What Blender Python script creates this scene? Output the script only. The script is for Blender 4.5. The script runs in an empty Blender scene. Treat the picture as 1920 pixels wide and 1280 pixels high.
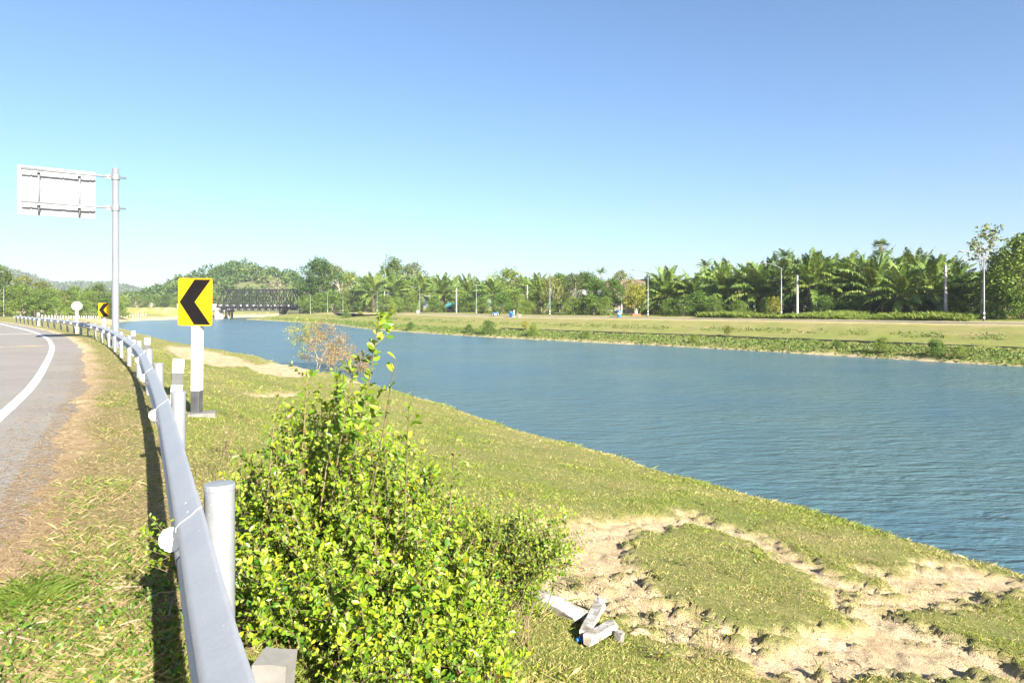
import bpy, math, random
import numpy as np
from mathutils import Vector, Matrix, Euler

random.seed(7)
rng = np.random.default_rng(7)
scene = bpy.context.scene
col = scene.collection
R = math.radians
EYE = 1.65
FPX = 1280.0          # focal length in pixels of a 1920-wide picture
HZ = 578.0            # picture row of the horizon
WATER = -2.6

# ------------------------------------------------------------------ camera
cam = bpy.data.cameras.new('camera')
cam.sensor_width = 36.0
cam.lens = 36.0 * FPX / 1920.0
cam.shift_y = -(640.0 - HZ) / 1920.0
cam.clip_start = 0.05
cam.clip_end = 12000
cam_o = bpy.data.objects.new('camera', cam)
col.objects.link(cam_o)
cam_o.location = (0, 0, EYE)
cam_o.rotation_euler = (R(90), 0, 0)
scene.camera = cam_o

# ------------------------------------------------------------------ light
SUN_EL = R(26.0)
SUN_AZ = R(180 - 32.0)          # clockwise from +Y
sdir = Vector((math.sin(SUN_AZ) * math.cos(SUN_EL), math.cos(SUN_AZ) * math.cos(SUN_EL), math.sin(SUN_EL)))
world = bpy.data.worlds.new('World')
scene.world = world
world.use_nodes = True
wn = world.node_tree
sky = wn.nodes.new('ShaderNodeTexSky')
sky.sky_type = 'NISHITA'
sky.sun_disc = False
sky.sun_elevation = SUN_EL
sky.sun_rotation = SUN_AZ
sky.altitude = 0
sky.air_density = 1.0
sky.dust_density = 1.5
sky.ozone_density = 5.2
wn.links.new(sky.outputs[0], wn.nodes['Background'].inputs[0])
wn.nodes['Background'].inputs[1].default_value = 0.056
sun = bpy.data.lights.new('sun', 'SUN')
sun.energy = 5.0
sun.angle = R(0.53)
sun.color = (1.0, 0.94, 0.84)
sun_o = bpy.data.objects.new('sun', sun)
col.objects.link(sun_o)
sun_o.location = (20, -30, 40)
sun_o.rotation_euler = sdir.to_track_quat('Z', 'Y').to_euler()

scene.view_settings.view_transform = 'Standard'
scene.view_settings.look = 'None'
scene.view_settings.gamma = 1
scene.view_settings.use_curve_mapping = False
scene.view_settings.exposure = 1.95
scene.cycles.max_bounces = 6
scene.cycles.diffuse_bounces = 3
scene.cycles.glossy_bounces = 3
scene.cycles.transmission_bounces = 4
scene.cycles.transparent_max_bounces = 8
scene.cycles.volume_bounces = 0
scene.cycles.use_denoising = True


# ------------------------------------------------------------------ helpers
def tag(o, label=None, cat=None, group=None, kind=None):
    if label: o['label'] = label
    if cat: o['category'] = cat
    if group: o['group'] = group
    if kind: o['kind'] = kind
    return o


def empty(name, loc=(0, 0, 0), rz=0.0, parent=None):
    o = bpy.data.objects.new(name, None)
    o.empty_display_size = 0.2
    col.objects.link(o)
    o.location = loc
    o.rotation_euler = (0, 0, rz)
    if parent: o.parent = parent
    return o


class MB:
    """collects vertices, faces and vertex colours of one mesh"""
    def __init__(self):
        self.v, self.f, self.c, self.n = [], [], [], 0

    def add(self, V, F, c=None):
        V = np.asarray(V, float).reshape(-1, 3)
        self.v.append(V)
        if isinstance(F, list):
            for k in sorted({len(f) for f in F}):
                self.f.append(np.array([f for f in F if len(f) == k], int) + self.n)
        else:
            self.f.append(np.asarray(F, int) + self.n)
        if c is None: c = (1, 1, 1)
        c = np.asarray(c, float)
        self.c.append(np.broadcast_to(c, (len(V), 3)))
        self.n += len(V)
        return self

    def box(self, x0, x1, y0, y1, z0, z1, c=None):
        V = [(x, y, z) for z in (z0, z1) for y in (y0, y1) for x in (x0, x1)]
        F = [(0, 2, 3, 1), (4, 5, 7, 6), (0, 1, 5, 4), (2, 6, 7, 3), (0, 4, 6, 2), (1, 3, 7, 5)]
        return self.add(V, F, c)

    def bar(self, a, b, w, h, c=None):
        a, b = Vector(a), Vector(b)
        d = (b - a).normalized()
        up = Vector((0, 0, 1)) if abs(d.z) < 0.95 else Vector((1, 0, 0))
        s = d.cross(up).normalized() * (w / 2)
        t = s.cross(d).normalized() * (h / 2)
        V = [p + i * s + j * t for p in (a, b) for (i, j) in ((-1, -1), (1, -1), (1, 1), (-1, 1))]
        F = [(0, 1, 2, 3), (7, 6, 5, 4), (0, 4, 5, 1), (1, 5, 6, 2), (2, 6, 7, 3), (3, 7, 4, 0)]
        return self.add([tuple(p) for p in V], F, c)

    def tube(self, P, r, n=6, c=None, cap=True):
        P = np.asarray(P, float)
        r = np.broadcast_to(np.asarray(r, float), (len(P),))
        T = np.gradient(P, axis=0)
        T /= np.linalg.norm(T, axis=1)[:, None] + 1e-9
        ref = np.array([0.31, 0.17, 1.0]) if abs(T[0, 2]) < 0.8 else np.array([1.0, 0.23, 0.05])
        A = np.cross(T, ref)
        A /= np.linalg.norm(A, axis=1)[:, None] + 1e-9
        B = np.cross(T, A)
        an = np.arange(n) * 2 * math.pi / n
        ring = A[:, None, :] * np.cos(an)[None, :, None] + B[:, None, :] * np.sin(an)[None, :, None]
        V = (P[:, None, :] + ring * r[:, None, None]).reshape(-1, 3)
        i = np.arange(len(P) - 1)[:, None] * n
        k = np.arange(n)[None, :]
        k2 = (k + 1) % n
        F = np.stack([i + k, i + k2, i + n + k2, i + n + k], -1).reshape(-1, 4)
        self.add(V, F, c)
        if cap and r[-1] > 0.004:
            base = self.n - n
            self.add([P[-1]], np.zeros((0, 3), int), c)
            self.f.append(np.stack([base + np.arange(n), base + (np.arange(n) + 1) % n, np.full(n, self.n - 1)], -1))
            self.add([P[0]], np.zeros((0, 3), int), c)
            b0 = base - (len(P) - 1) * n
            self.f.append(np.stack([b0 + (np.arange(n) + 1) % n, b0 + np.arange(n), np.full(n, self.n - 1)], -1))
        return self

    def lathe(self, prof, n=12, c=None, origin=(0, 0, 0)):
        """prof: list of (radius, z)"""
        prof = np.asarray(prof, float)
        an = np.arange(n) * 2 * math.pi / n
        V = np.stack([prof[:, 0][:, None] * np.cos(an), prof[:, 0][:, None] * np.sin(an),
                      np.repeat(prof[:, 1][:, None], n, 1)], -1).reshape(-1, 3) + np.array(origin)
        i = np.arange(len(prof) - 1)[:, None] * n
        k = np.arange(n)[None, :]
        k2 = (k + 1) % n
        F = np.stack([i + k, i + k2, i + n + k2, i + n + k], -1).reshape(-1, 4)
        return self.add(V, F, c)

    def build(self, name, mat, parent=None, smooth=False, loc=None, rz=None):
        me = mesh_data(name, self, mat, smooth)
        return link(name, me, parent, loc, rz)


def mesh_data(name, mb, mat, smooth=False):
    V = np.concatenate(mb.v)
    C = np.concatenate(mb.c)
    me = bpy.data.meshes.new(name)
    fl = [f for f in mb.f if len(f)]
    tot = np.concatenate([np.full(len(f), f.shape[1]) for f in fl])
    idx = np.concatenate([f.ravel() for f in fl])
    me.vertices.add(len(V))
    me.vertices.foreach_set('co', V.astype(np.float32).ravel())
    me.loops.add(len(idx))
    me.loops.foreach_set('vertex_index', idx.astype(np.int32))
    me.polygons.add(len(tot))
    st = np.concatenate([[0], np.cumsum(tot)[:-1]])
    me.polygons.foreach_set('loop_start', st.astype(np.int32))
    me.polygons.foreach_set('loop_total', tot.astype(np.int32))
    me.polygons.foreach_set('use_smooth', np.full(len(tot), bool(smooth)))
    me.update(calc_edges=True)
    at = me.color_attributes.new('col', 'FLOAT_COLOR', 'POINT')
    at.data.foreach_set('color', np.concatenate([C, np.ones((len(C), 1))], 1).astype(np.float32).ravel())
    if mat: me.materials.append(mat)
    return me


def link(name, me, parent=None, loc=None, rz=None):
    o = bpy.data.objects.new(name, me)
    col.objects.link(o)
    if parent: o.parent = parent
    if loc is not None: o.location = loc
    if rz is not None: o.rotation_euler = (0, 0, rz)
    return o


def copy_tree(o, parent=None):
    c = o.copy()
    col.objects.link(c)
    c.parent = parent
    for ch in list(o.children):
        copy_tree(ch, c)
    return c


def _h(ix, iy, s):
    n = (ix.astype(np.int64) * 374761393 + iy.astype(np.int64) * 668265263 + s * 982451653) & 0x7fffffff
    n = ((n ^ (n >> 13)) * 1274126177) & 0x7fffffff
    n = n ^ (n >> 16)
    return (n & 0xffff) / 65535.0


def vnoise(x, y, s=0):
    x = np.asarray(x, float); y = np.asarray(y, float)
    ix = np.floor(x); iy = np.floor(y)
    fx = x - ix; fy = y - iy
    fx = fx * fx * (3 - 2 * fx); fy = fy * fy * (3 - 2 * fy)
    a = _h(ix, iy, s); b = _h(ix + 1, iy, s); c = _h(ix, iy + 1, s); d = _h(ix + 1, iy + 1, s)
    return (a * (1 - fx) + b * fx) * (1 - fy) + (c * (1 - fx) + d * fx) * fy


def fbm(x, y, s=0, o=4):
    v, a, t = 0.0, 1.0, 0.0
    for i in range(o):
        v = v + a * vnoise(np.asarray(x) * 2 ** i, np.asarray(y) * 2 ** i, s + i * 17)
        t += a
        a *= 0.5
    return v / t * 2 - 1          # about -1..1


def sstep(a, b, x):
    t = np.clip((np.asarray(x, float) - a) / (b - a), 0, 1)
    return t * t * (3 - 2 * t)


def resample(P, step):
    """Catmull-Rom through P, points about `step` apart"""
    P = np.asarray(P, float)
    Q = np.vstack([2 * P[0] - P[1], P, 2 * P[-1] - P[-2]])
    out = []
    for i in range(1, len(Q) - 2):
        p0, p1, p2, p3 = Q[i - 1:i + 3]
        n = max(2, int(np.linalg.norm(p2 - p1) / step * 3))
        t = np.linspace(0, 1, n, endpoint=False)[:, None]
        out.append(0.5 * (2 * p1 + (p2 - p0) * t + (2 * p0 - 5 * p1 + 4 * p2 - p3) * t ** 2 + (3 * p1 - p0 - 3 * p2 + p3) * t ** 3))
    out = np.vstack(out + [P[-1:]])
    s = np.concatenate([[0], np.cumsum(np.linalg.norm(np.diff(out, axis=0), axis=1))])
    k = np.arange(0, s[-1], step)
    return np.stack([np.interp(k, s, out[:, j]) for j in range(out.shape[1])], 1)


def sdist(x, y, P):
    """signed distance to polyline, positive on its right-hand side"""
    x = np.asarray(x, float).ravel(); y = np.asarray(y, float).ravel()
    if len(x) < 400:
        A, D = P[:-1], P[1:] - P[:-1]
        t = ((x[:, None] - A[:, 0]) * D[:, 0] + (y[:, None] - A[:, 1]) * D[:, 1]) / (D ** 2).sum(1)
        lo = np.zeros(len(D)); lo[0] = -1e9
        hi = np.ones(len(D)); hi[-1] = 1e9
        t = np.clip(t, lo, hi)
        ex = x[:, None] - A[:, 0] - t * D[:, 0]; ey = y[:, None] - A[:, 1] - t * D[:, 1]
        dd = ex * ex + ey * ey
        k = np.argmin(dd, 1); r = np.arange(len(x))
        return np.sqrt(dd[r, k]) * np.sign(D[k, 1] * ex[r, k] - D[k, 0] * ey[r, k])
    best = np.full(x.shape, 1e18); sg = np.ones(x.shape)
    rng_i = range(len(P) - 1)
    if len(x) > 2000 and y.min() > -2 and y.max() < 70 and abs(x).max() < 60:
        k = np.where((P[:, 1] > -45) & (P[:, 1] < 125))[0]
        rng_i = range(k[0], min(k[-1] + 1, len(P) - 1))
    for i in rng_i:
        ax, ay = P[i]; bx, by = P[i + 1]
        dx, dy = bx - ax, by - ay
        L = dx * dx + dy * dy
        t = ((x - ax) * dx + (y - ay) * dy) / L
        if i > 0: t = np.maximum(t, 0)
        if i < len(P) - 2: t = np.minimum(t, 1)
        ex = x - ax - t * dx; ey = y - ay - t * dy
        d = ex * ex + ey * ey
        m = d < best
        best = np.where(m, d, best)
        sg = np.where(m, np.sign(dy * ex - dx * ey), sg)
    return np.sqrt(best) * sg


# ------------------------------------------------------------------ lines of the place
RAIL = resample([(6.2, -11), (3.65, -6), (1.45, -2), (0.33, 0), (-.60, 1.59), (-1.61, 3.46), (-2.45, 5), (-3.49, 6.9), (-5.2, 9.9), (-8.45, 15.5),
                 (-12.75, 22.3), (-16.45, 28), (-19.85, 33), (-24.9, 40), (-33.2, 50.6), (-42.8, 62), (-63.5, 86), (-97, 122), (-140, 165), (-200, 222)], 0.5)
RAIL_C = RAIL[::10]
NB = resample([(34, -34), (20, -10), (13.6, 0), (7.6, 10.2), (1.55, 19.9), (-7.1, 35), (-15.6, 47.4), (-30, 68), (-55, 102), (-90, 155), (-122, 212), (-130, 250),
               (-128, 290), (-124, 340), (-105, 420), (-20, 500)], 6.0)
FB = resample([(98, -34), (76, -5), (62, 16), (49, 34), (37, 49.6), (19.6, 73.8), (-4.8, 102), (-27.7, 136), (-46, 176), (-68, 212), (-95, 250),
               (-103, 264), (-101, 292), (-92, 340), (-60, 400), (40, 440)], 6.0)


def near_shape(t):
    return np.interp(t, [0, .03, .07, .14, .3, .5, .75, .92, 1], [-2.75, -2.35, -2.12, -1.95, -1.66, -1.27, -.72, -.24, -.06])


def base_z(x, y):
    x = np.asarray(x, float); y = np.asarray(y, float)
    sh = x.shape
    x = x.ravel(); y = y.ravel()
    dn = -sdist(x, y, NB)          # + on the near land
    df = sdist(x, y, FB)           # + on the far land
    u = sdist(x, y, RAIL_C)        # + right of the guard rail
    wob = 0.35 * fbm(x * .35, y * .35, 3, 3) * np.interp(y, [15, 40], [.5, 2.2])
    dnw = dn + wob
    up = np.maximum(u, 0)
    t = np.where(u > 0, np.clip(dnw, 0, None) / (np.clip(dnw, 0, None) + up + 1e-6), 1.0)
    za = near_shape(t)
    zb = np.interp(dnw, [0, .6, 4, 15, 40, 80], [-2.75, -2.1, -1.6, -.6, 0.1, .3])
    k = sstep(70, 130, y)
    zn = za * (1 - k) + zb * k
    zn = zn + np.where(u > .3, .10 * fbm(x * .5, y * .5, 11, 3) * sstep(18, 45, y) * sstep(0.5, 3, dn), 0)
    # the verge: ground sheet slightly under the asphalt, rising out of it at a ragged line
    edge = -1.05 + .16 * fbm(x * .9, y * .9, 21, 3) + .10 * fbm(x * 4, y * 4, 22, 2)
    verge = np.interp(u - edge, [-.35, 0, .25, 1.2], [-.07, .002, .022, .0])
    left = np.where(u < -9.6, np.interp(u, [-400, -60, -12, -9.6], [1.0, .25, .0, -.07]), -.07)
    kv = np.where(u > -4, 1.0, 0.0)
    zl = np.where(u > -4, verge, left)
    zn = np.where(u > 0, np.minimum(zn, .0), zl + 0 * kv)
    # embankment of the bridge approach
    e = np.hypot(np.maximum(0, np.maximum(x + 141, -400 - x)), np.maximum(0, abs(y - 284) - 5))
    zn = np.maximum(zn, np.interp(e, [0, 6, 7], [2.1, -1.2, -60])) if True else zn
    zf = np.interp(df + .35 * fbm(x * .3, y * .3, 5, 3), [0, .5, 1.5, 6.3, 6.75, 7.3, 11, 13, 20.5, 21.5, 28, 31, 60, 400],
                   [-2.75, -2.45, -2.2, -1.78, -1.72, -1.42, -1.22, -.85, .02, .08, .08, .35, .55, 1.5])
    zf = zf + .06 * fbm(x * .8, y * .8, 9, 2) * sstep(.5, 2, df) * (1 - sstep(19, 21, df))
    e2 = np.hypot(np.maximum(0, np.maximum(-80 - x, x - 200)), np.maximum(0, abs(y - 290) - 6))
    zf = np.maximum(zf, np.interp(e2, [0, 7, 8], [2.1, -1.2, -60]))
    zr = -2.75 - .3 * np.clip(np.minimum(-dnw, -df), 0, 5)
    z = np.where(df > 0, zf, np.where(dnw > 0, zn, zr))
    return z.reshape(sh)


def unproject(px, py):
    px = np.atleast_1d(np.asarray(px, float)); py = np.atleast_1d(np.asarray(py, float))
    d = np.geomspace(1.2, 600, 900)
    X = (px[:, None] - 960) / FPX * d
    Z = EYE - (py[:, None] - HZ) / FPX * d
    Y = np.broadcast_to(d, X.shape)
    hit = Z < base_z(X, Y)
    k = np.argmax(hit, 1)
    k = np.where(hit.any(1), k, len(d) - 1)
    r = np.arange(len(px))
    return np.stack([X[r, k], Y[r, k]], 1)


def far_pt(px, df):
    """point on the far bank, df metres inland of the water, along the direction of column px"""
    if px < 680:
        d = 200 + 1.6 * df
        return (px - 960) / FPX * d, d
    d = np.geomspace(25, 420, 900)
    X = (px - 960) / FPX * d
    ok = sdist(X, d, FB) > df
    if not ok.any():
        d0 = 175 + 1.5 * df
        return (px - 960) / FPX * d0, d0
    k = np.argmax(ok)
    return float(X[k]), float(d[k])


def in_poly(x, y, P):
    ins = np.zeros(x.shape, bool)
    j = len(P) - 1
    for i in range(len(P)):
        xi, yi = P[i]; xj, yj = P[j]
        c = ((yi > y) != (yj > y)) & (x < (xj - xi) * (y - yi) / (yj - yi + 1e-12) + xi)
        ins ^= c
        j = i
    return ins


def px_poly(pts):
    a = np.array(pts, float)
    return unproject(a[:, 0], a[:, 1])


# bare sandy soil on the near bank (outlines run along the ground) and turf islands in it
SOIL = [px_poly(p) for p in (
    [(930, 1010), (1040, 985), (1150, 985), (1290, 960), (1345, 990), (1240, 1003), (1185, 1025), (1190, 1075), (1260, 1140), (1345, 1190), (1430, 1225), (1560, 1290), (1440, 1290),
     (1330, 1232), (1215, 1190), (1130, 1165), (1060, 1160), (985, 1120), (940, 1070)],
    [(1280, 968), (1345, 985), (1440, 1015), (1520, 1060), (1610, 1105), (1710, 1140), (1760, 1165), (1690, 1160), (1600, 1125), (1520, 1090), (1450, 1050), (1350, 1005)],
    [(1590, 1062), (1680, 1080), (1760, 1060), (1850, 1078), (1925, 1098), (1925, 1140), (1850, 1120), (1840, 1160), (1740, 1165), (1700, 1130), (1640, 1105)],
    [(1500, 1085), (1600, 1130), (1720, 1170), (1800, 1215), (1925, 1262), (1925, 1290), (1440, 1290), (1395, 1215), (1480, 1225), (1590, 1185), (1570, 1130)],
    [(1180, 1190), (1280, 1195), (1310, 1225), (1230, 1232), (1160, 1215)],
    [(470, 690), (560, 685), (640, 705), (560, 712), (480, 702)], [(300, 655), (345, 650), (450, 672), (480, 690), (400, 690), (330, 672)],
    [(460, 742), (560, 738), (560, 748), (470, 750)], [(640, 705), (690, 722), (650, 722)])]
TURF = [px_poly(p) for p in (
    [(1180, 1020), (1300, 995), (1400, 1030), (1500, 1085), (1610, 1180), (1560, 1205), (1430, 1222), (1350, 1185), (1255, 1130), (1178, 1075), (1215, 1065), (1185, 1040)],
    [(1690, 1160), (1740, 1155), (1830, 1195), (1925, 1240), (1925, 1262), (1850, 1240), (1740, 1200)],
    [(1740, 1148), (1800, 1148), (1925, 1160), (1925, 1215), (1850, 1195), (1790, 1170)],
    [(1860, 1125), (1925, 1118), (1925, 1165), (1850, 1150)],
    [(1065, 1110), (1110, 1105), (1150, 1130), (1110, 1135)], [(1140, 1097), (1180, 1097), (1170, 1115), (1140, 1112)],
    [(1140, 1165), (1200, 1160), (1260, 1195), (1220, 1205), (1150, 1185)],
    [(1520, 1095), (1590, 1110), (1570, 1120), (1530, 1108)], [(1590, 1075), (1650, 1100), (1705, 1130), (1660, 1128), (1600, 1100)])]


def soil_soft(x, y):
    """0 turf .. 1 bare soil, with a ragged band between"""
    x = np.asarray(x, float); y = np.asarray(y, float)
    amp = np.interp(y, [6, 20, 40], [.16, .25, .5])
    wx = x + amp * fbm(x * 1.6, y * 1.6, 31, 5); wy = y + amp * fbm(x * 1.6, y * 1.6, 57, 5)
    near = (y > 3) & (y < 60) & (x < 14)
    out = np.zeros(x.shape)
    ax, ay = wx[near], wy[near]
    acc = np.zeros(ax.shape)
    for k in range(7):
        r = 0 if k == 0 else .17
        jx, jy = ax + r * math.cos(k * 1.047), ay + 1.5 * r * math.sin(k * 1.047)
        m = np.zeros(ax.shape, bool)
        for P in SOIL: m |= in_poly(jx, jy, P)
        for P in TURF: m &= ~in_poly(jx, jy, P)
        acc += m
    acc /= 7
    n = fbm(x[near] * 1.3, y[near] * 1.3, 77, 5)
    f = fbm(x[near] * 7, y[near] * 7, 78, 4)
    acc = acc - .5 * sstep(.25, .6, n) * acc
    out[near] = sstep(.12, .88, acc + .75 * f * sstep(0, .3, acc))
    return out


def soil_mask(x, y):
    return soil_soft(x, y) > .5


def ground_z(x, y):
    """height of the finished ground with the turf standing proud of the bare soil"""
    x = np.asarray(x, float); y = np.asarray(y, float)
    z = base_z(x, y)
    u = sdist(x, y, RAIL_C).reshape(x.shape)
    dn = -sdist(x, y, NB).reshape(x.shape)
    near = (u > .2) & (dn > .05) & (y > 1) & (y < 60)
    s = soil_soft(x, y)
    rough = s * (.030 * fbm(x * 5, y * 5, 41, 3) + .018 * fbm(x * 14, y * 9, 43, 2)) + (1 - s) * (.085 + .025 * fbm(x * 3, y * 3, 44, 3))
    rough = rough * sstep(.2, 1.2, u)
    return z + np.where(near, rough, .012 * fbm(x * 3, y * 3, 45, 2) * (u > -1.0))


# ------------------------------------------------------------------ materials
def mat(name, base=(.5, .5, .5), rough=.6, metal=0.0, spec=.4):
    m = bpy.data.materials.new(name)
    m.use_nodes = True
    b = m.node_tree.nodes['Principled BSDF']
    b.inputs['Base Color'].default_value = (*base, 1)
    b.inputs['Roughness'].default_value = rough
    b.inputs['Metallic'].default_value = metal
    b.inputs['Specular IOR Level'].default_value = spec
    return m, m.node_tree, b


def N(nt, t, **kw):
    n = nt.nodes.new(t)
    for k, v in kw.items():
        if k in n.inputs: n.inputs[k].default_value = v
        else: setattr(n, k, v)
    return n


def noise(nt, vec, scale, detail=4, rough=.55, dist=0.0):
    n = N(nt, 'ShaderNodeTexNoise')
    n.inputs['Scale'].default_value = scale
    n.inputs['Detail'].default_value = detail
    n.inputs['Roughness'].default_value = rough
    n.inputs['Distortion'].default_value = dist
    if vec is not None: nt.links.new(vec, n.inputs['Vector'])
    return n.outputs['Fac']


def ramp(nt, fac, stops):
    r = N(nt, 'ShaderNodeValToRGB')
    e = r.color_ramp.elements
    while len(e) < len(stops): e.new(.5)
    for i, (p, c) in enumerate(stops):
        e[i].position = p
        e[i].color = (*c, 1) if len(c) == 3 else c
    nt.links.new(fac, r.inputs['Fac'])
    return r.outputs['Color']


def mix(nt, fac, a, b, mode='MIX'):
    m = N(nt, 'ShaderNodeMix', data_type='RGBA', blend_type=mode)
    for sock, v in ((m.inputs[0], fac), (m.inputs[6], a), (m.inputs[7], b)):
        if isinstance(v, (int, float)): sock.default_value = v
        elif isinstance(v, tuple): sock.default_value = (*v, 1)
        else: nt.links.new(v, sock)
    return m.outputs[2]


def bump(nt, b, h, strength=.3, dist=.02):
    n = N(nt, 'ShaderNodeBump')
    n.inputs['Strength'].default_value = strength
    n.inputs['Distance'].default_value = dist
    nt.links.new(h, n.inputs['Height'])
    nt.links.new(n.outputs[0], b.inputs['Normal'])


def pos(nt):
    return N(nt, 'ShaderNodeNewGeometry').outputs['Position']


def objc(nt):
    return N(nt, 'ShaderNodeTexCoord').outputs['Object']


def weathered(name, c1, c2, scale=4, rough=.6, metal=0.0, bstr=.15, bd=.004, spec=.4, fine=40):
    m, nt, b = mat(name, c1, rough, metal, spec)
    v = objc(nt)
    f = noise(nt, v, scale, 6, .65)
    nt.links.new(ramp(nt, f, [(.35, c1), (.7, c2)]), b.inputs['Base Color'])
    bump(nt, b, noise(nt, v, fine, 3), bstr, bd)
    return m


def foliage(name, tint=(1, 1, 1), trans=.35, rough=.5, spec=.35, vary=.25):
    """leaf: vertex colour times tint, a little different on every object, light passing through"""
    m, nt, b = mat(name, (.1, .2, .03), rough, 0, spec)
    a = N(nt, 'ShaderNodeAttribute', attribute_name='col')
    oi = N(nt, 'ShaderNodeObjectInfo')
    c = mix(nt, 1.0, a.outputs['Color'], tint, 'MULTIPLY')
    hs = N(nt, 'ShaderNodeHueSaturation')
    mr = N(nt, 'ShaderNodeMapRange')
    nt.links.new(oi.outputs['Random'], mr.inputs[0])
    mr.inputs[3].default_value = 1 - vary
    mr.inputs[4].default_value = 1 + vary
    nt.links.new(mr.outputs[0], hs.inputs['Value'])
    mr2 = N(nt, 'ShaderNodeMapRange')
    nt.links.new(oi.outputs['Random'], mr2.inputs[0])
    mr2.inputs[3].default_value = .5 + vary * .08
    mr2.inputs[4].default_value = .5 - vary * .08
    nt.links.new(mr2.outputs[0], hs.inputs['Hue'])
    nt.links.new(c, hs.inputs['Color'])
    nt.links.new(hs.outputs[0], b.inputs['Base Color'])
    tr = N(nt, 'ShaderNodeBsdfTranslucent')
    tc = mix(nt, 1.0, hs.outputs[0], (1.25, 1.15, .5), 'MULTIPLY')
    nt.links.new(tc, tr.inputs['Color'])
    ms = N(nt, 'ShaderNodeMixShader')
    ms.inputs[0].default_value = trans
    nt.links.new(b.outputs[0], ms.inputs[1])
    nt.links.new(tr.outputs[0], ms.inputs[2])
    nt.links.new(ms.outputs[0], nt.nodes['Material Output'].inputs[0])
    return m


M = {}
M['leaf'] = foliage('leaf', trans=.32, rough=.42, spec=.45, vary=.12)
M['tree_leaf'] = foliage('tree_leaf', trans=.2, rough=.55, spec=.25, vary=.28)
M['palm_leaf'] = foliage('palm_leaf', trans=.14, rough=.42, spec=.45, vary=.22)
M['blade'] = foliage('blade', trans=.3, rough=.6, spec=.2, vary=0)
M['bark'] = weathered('bark', (.10, .075, .05), (.22, .18, .13), 6, .9, 0, .6, .02)
M['pale_bark'] = weathered('pale_bark', (.42, .36, .28), (.62, .56, .46), 5, .85, 0, .3, .01)
M['twig'] = weathered('twig', (.12, .085, .045), (.20, .15, .08), 12, .85, 0, .3, .002)
M['dry_twig'] = weathered('dry_twig', (.22, .17, .11), (.32, .26, .18), 9, .9, 0, .3, .002)
M['palm_trunk'] = weathered('palm_trunk', (.06, .045, .03), (.16, .12, .08), 5, .95, 0, .8, .05, fine=9)
M['white_paint'] = weathered('white_paint', (.60, .59, .57), (.50, .49, .45), 3, .55, 0, .15, .003)
M['black_paint'] = weathered('black_paint', (.045, .045, .048), (.085, .085, .085), 5, .6, 0, .2, .003)
M['concrete'] = weathered('concrete', (.20, .19, .17), (.13, .12, .105), 5, .9, 0, .5, .0015)
M['pale_concrete'] = weathered('pale_concrete', (.38, .36, .32), (.27, .25, .22), 4, .85, 0, .4, .0015)
M['yellow'] = weathered('yellow', (.60, .30, .002), (.57, .28, .002), 2, .7, 0, .05, .002, spec=.2)
M['sign_black'] = weathered('sign_black', (.005, .0045, .0045), (.008, .007, .007), 6, .8, 0, .05, .001, spec=.12)
M['alu'] = weathered('alu', (.225, .23, .235), (.195, .20, .205), 2, .5, 0.15, .05, .002)
M['reflector'] = weathered('reflector', (.86, .86, .85), (.8, .8, .79), 6, .4, 0, .05, .001)
M['truss'] = weathered('truss', (.012, .012, .015), (.022, .021, .022), 1.5, .55, .2, .1, .01)
M['rust'] = weathered('rust', (.22, .09, .035), (.12, .05, .03), 14, .9, .2, .4, .004)


def galvanised(name, c1, c2):
    m, nt, b = mat(name, c1, .42, .12, .5)
    v = objc(nt)
    vo = N(nt, 'ShaderNodeTexVoronoi')
    vo.inputs['Scale'].default_value = 55
    nt.links.new(v, vo.inputs['Vector'])
    f1 = noise(nt, v, 3, 6, .7)
    c = ramp(nt, f1, [(.3, c1), (.72, c2)])
    c = mix(nt, .25, c, ramp(nt, vo.outputs['Distance'], [(.0, (.42, .42, .42)), (.8, (.58, .58, .58))]), 'OVERLAY')
    # thin pale scratches
    mp = N(nt, 'ShaderNodeMapping')
    mp.inputs['Rotation'].default_value = (.3, .9, .55)
    mp.inputs['Scale'].default_value = (8, 90, 90)
    nt.links.new(v, mp.inputs['Vector'])
    s = noise(nt, mp.outputs[0], 1.0, 2, .5)
    c = mix(nt, ramp(nt, s, [(.70, (0, 0, 0)), (.76, (.55, .55, .55))]), c, (.75, .75, .73))
    c = mix(nt, ramp(nt, noise(nt, v, 5.5, 5, .75), [(.66, (0, 0, 0)), (.76, (.6, .6, .6))]), c, (.17, .12, .075))
    nt.links.new(c, b.inputs['Base Color'])
    nt.links.new(ramp(nt, f1, [(.3, (.38, .38, .38)), (.75, (.6, .6, .6))]), b.inputs['Roughness'])
    bump(nt, b, noise(nt, v, 14, 3), .06, .01)
    return m


M['galv'] = galvanised('galvanised_steel', (.275, .285, .297), (.34, .35, .357))
M['galv_post'] = galvanised('galvanised_post', (.185, .195, .205), (.235, .245, .255))
M['pole_paint'] = weathered('pole_paint', (.20, .21, .22), (.17, .18, .19), 2, .45, .25, .05, .002)


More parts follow.
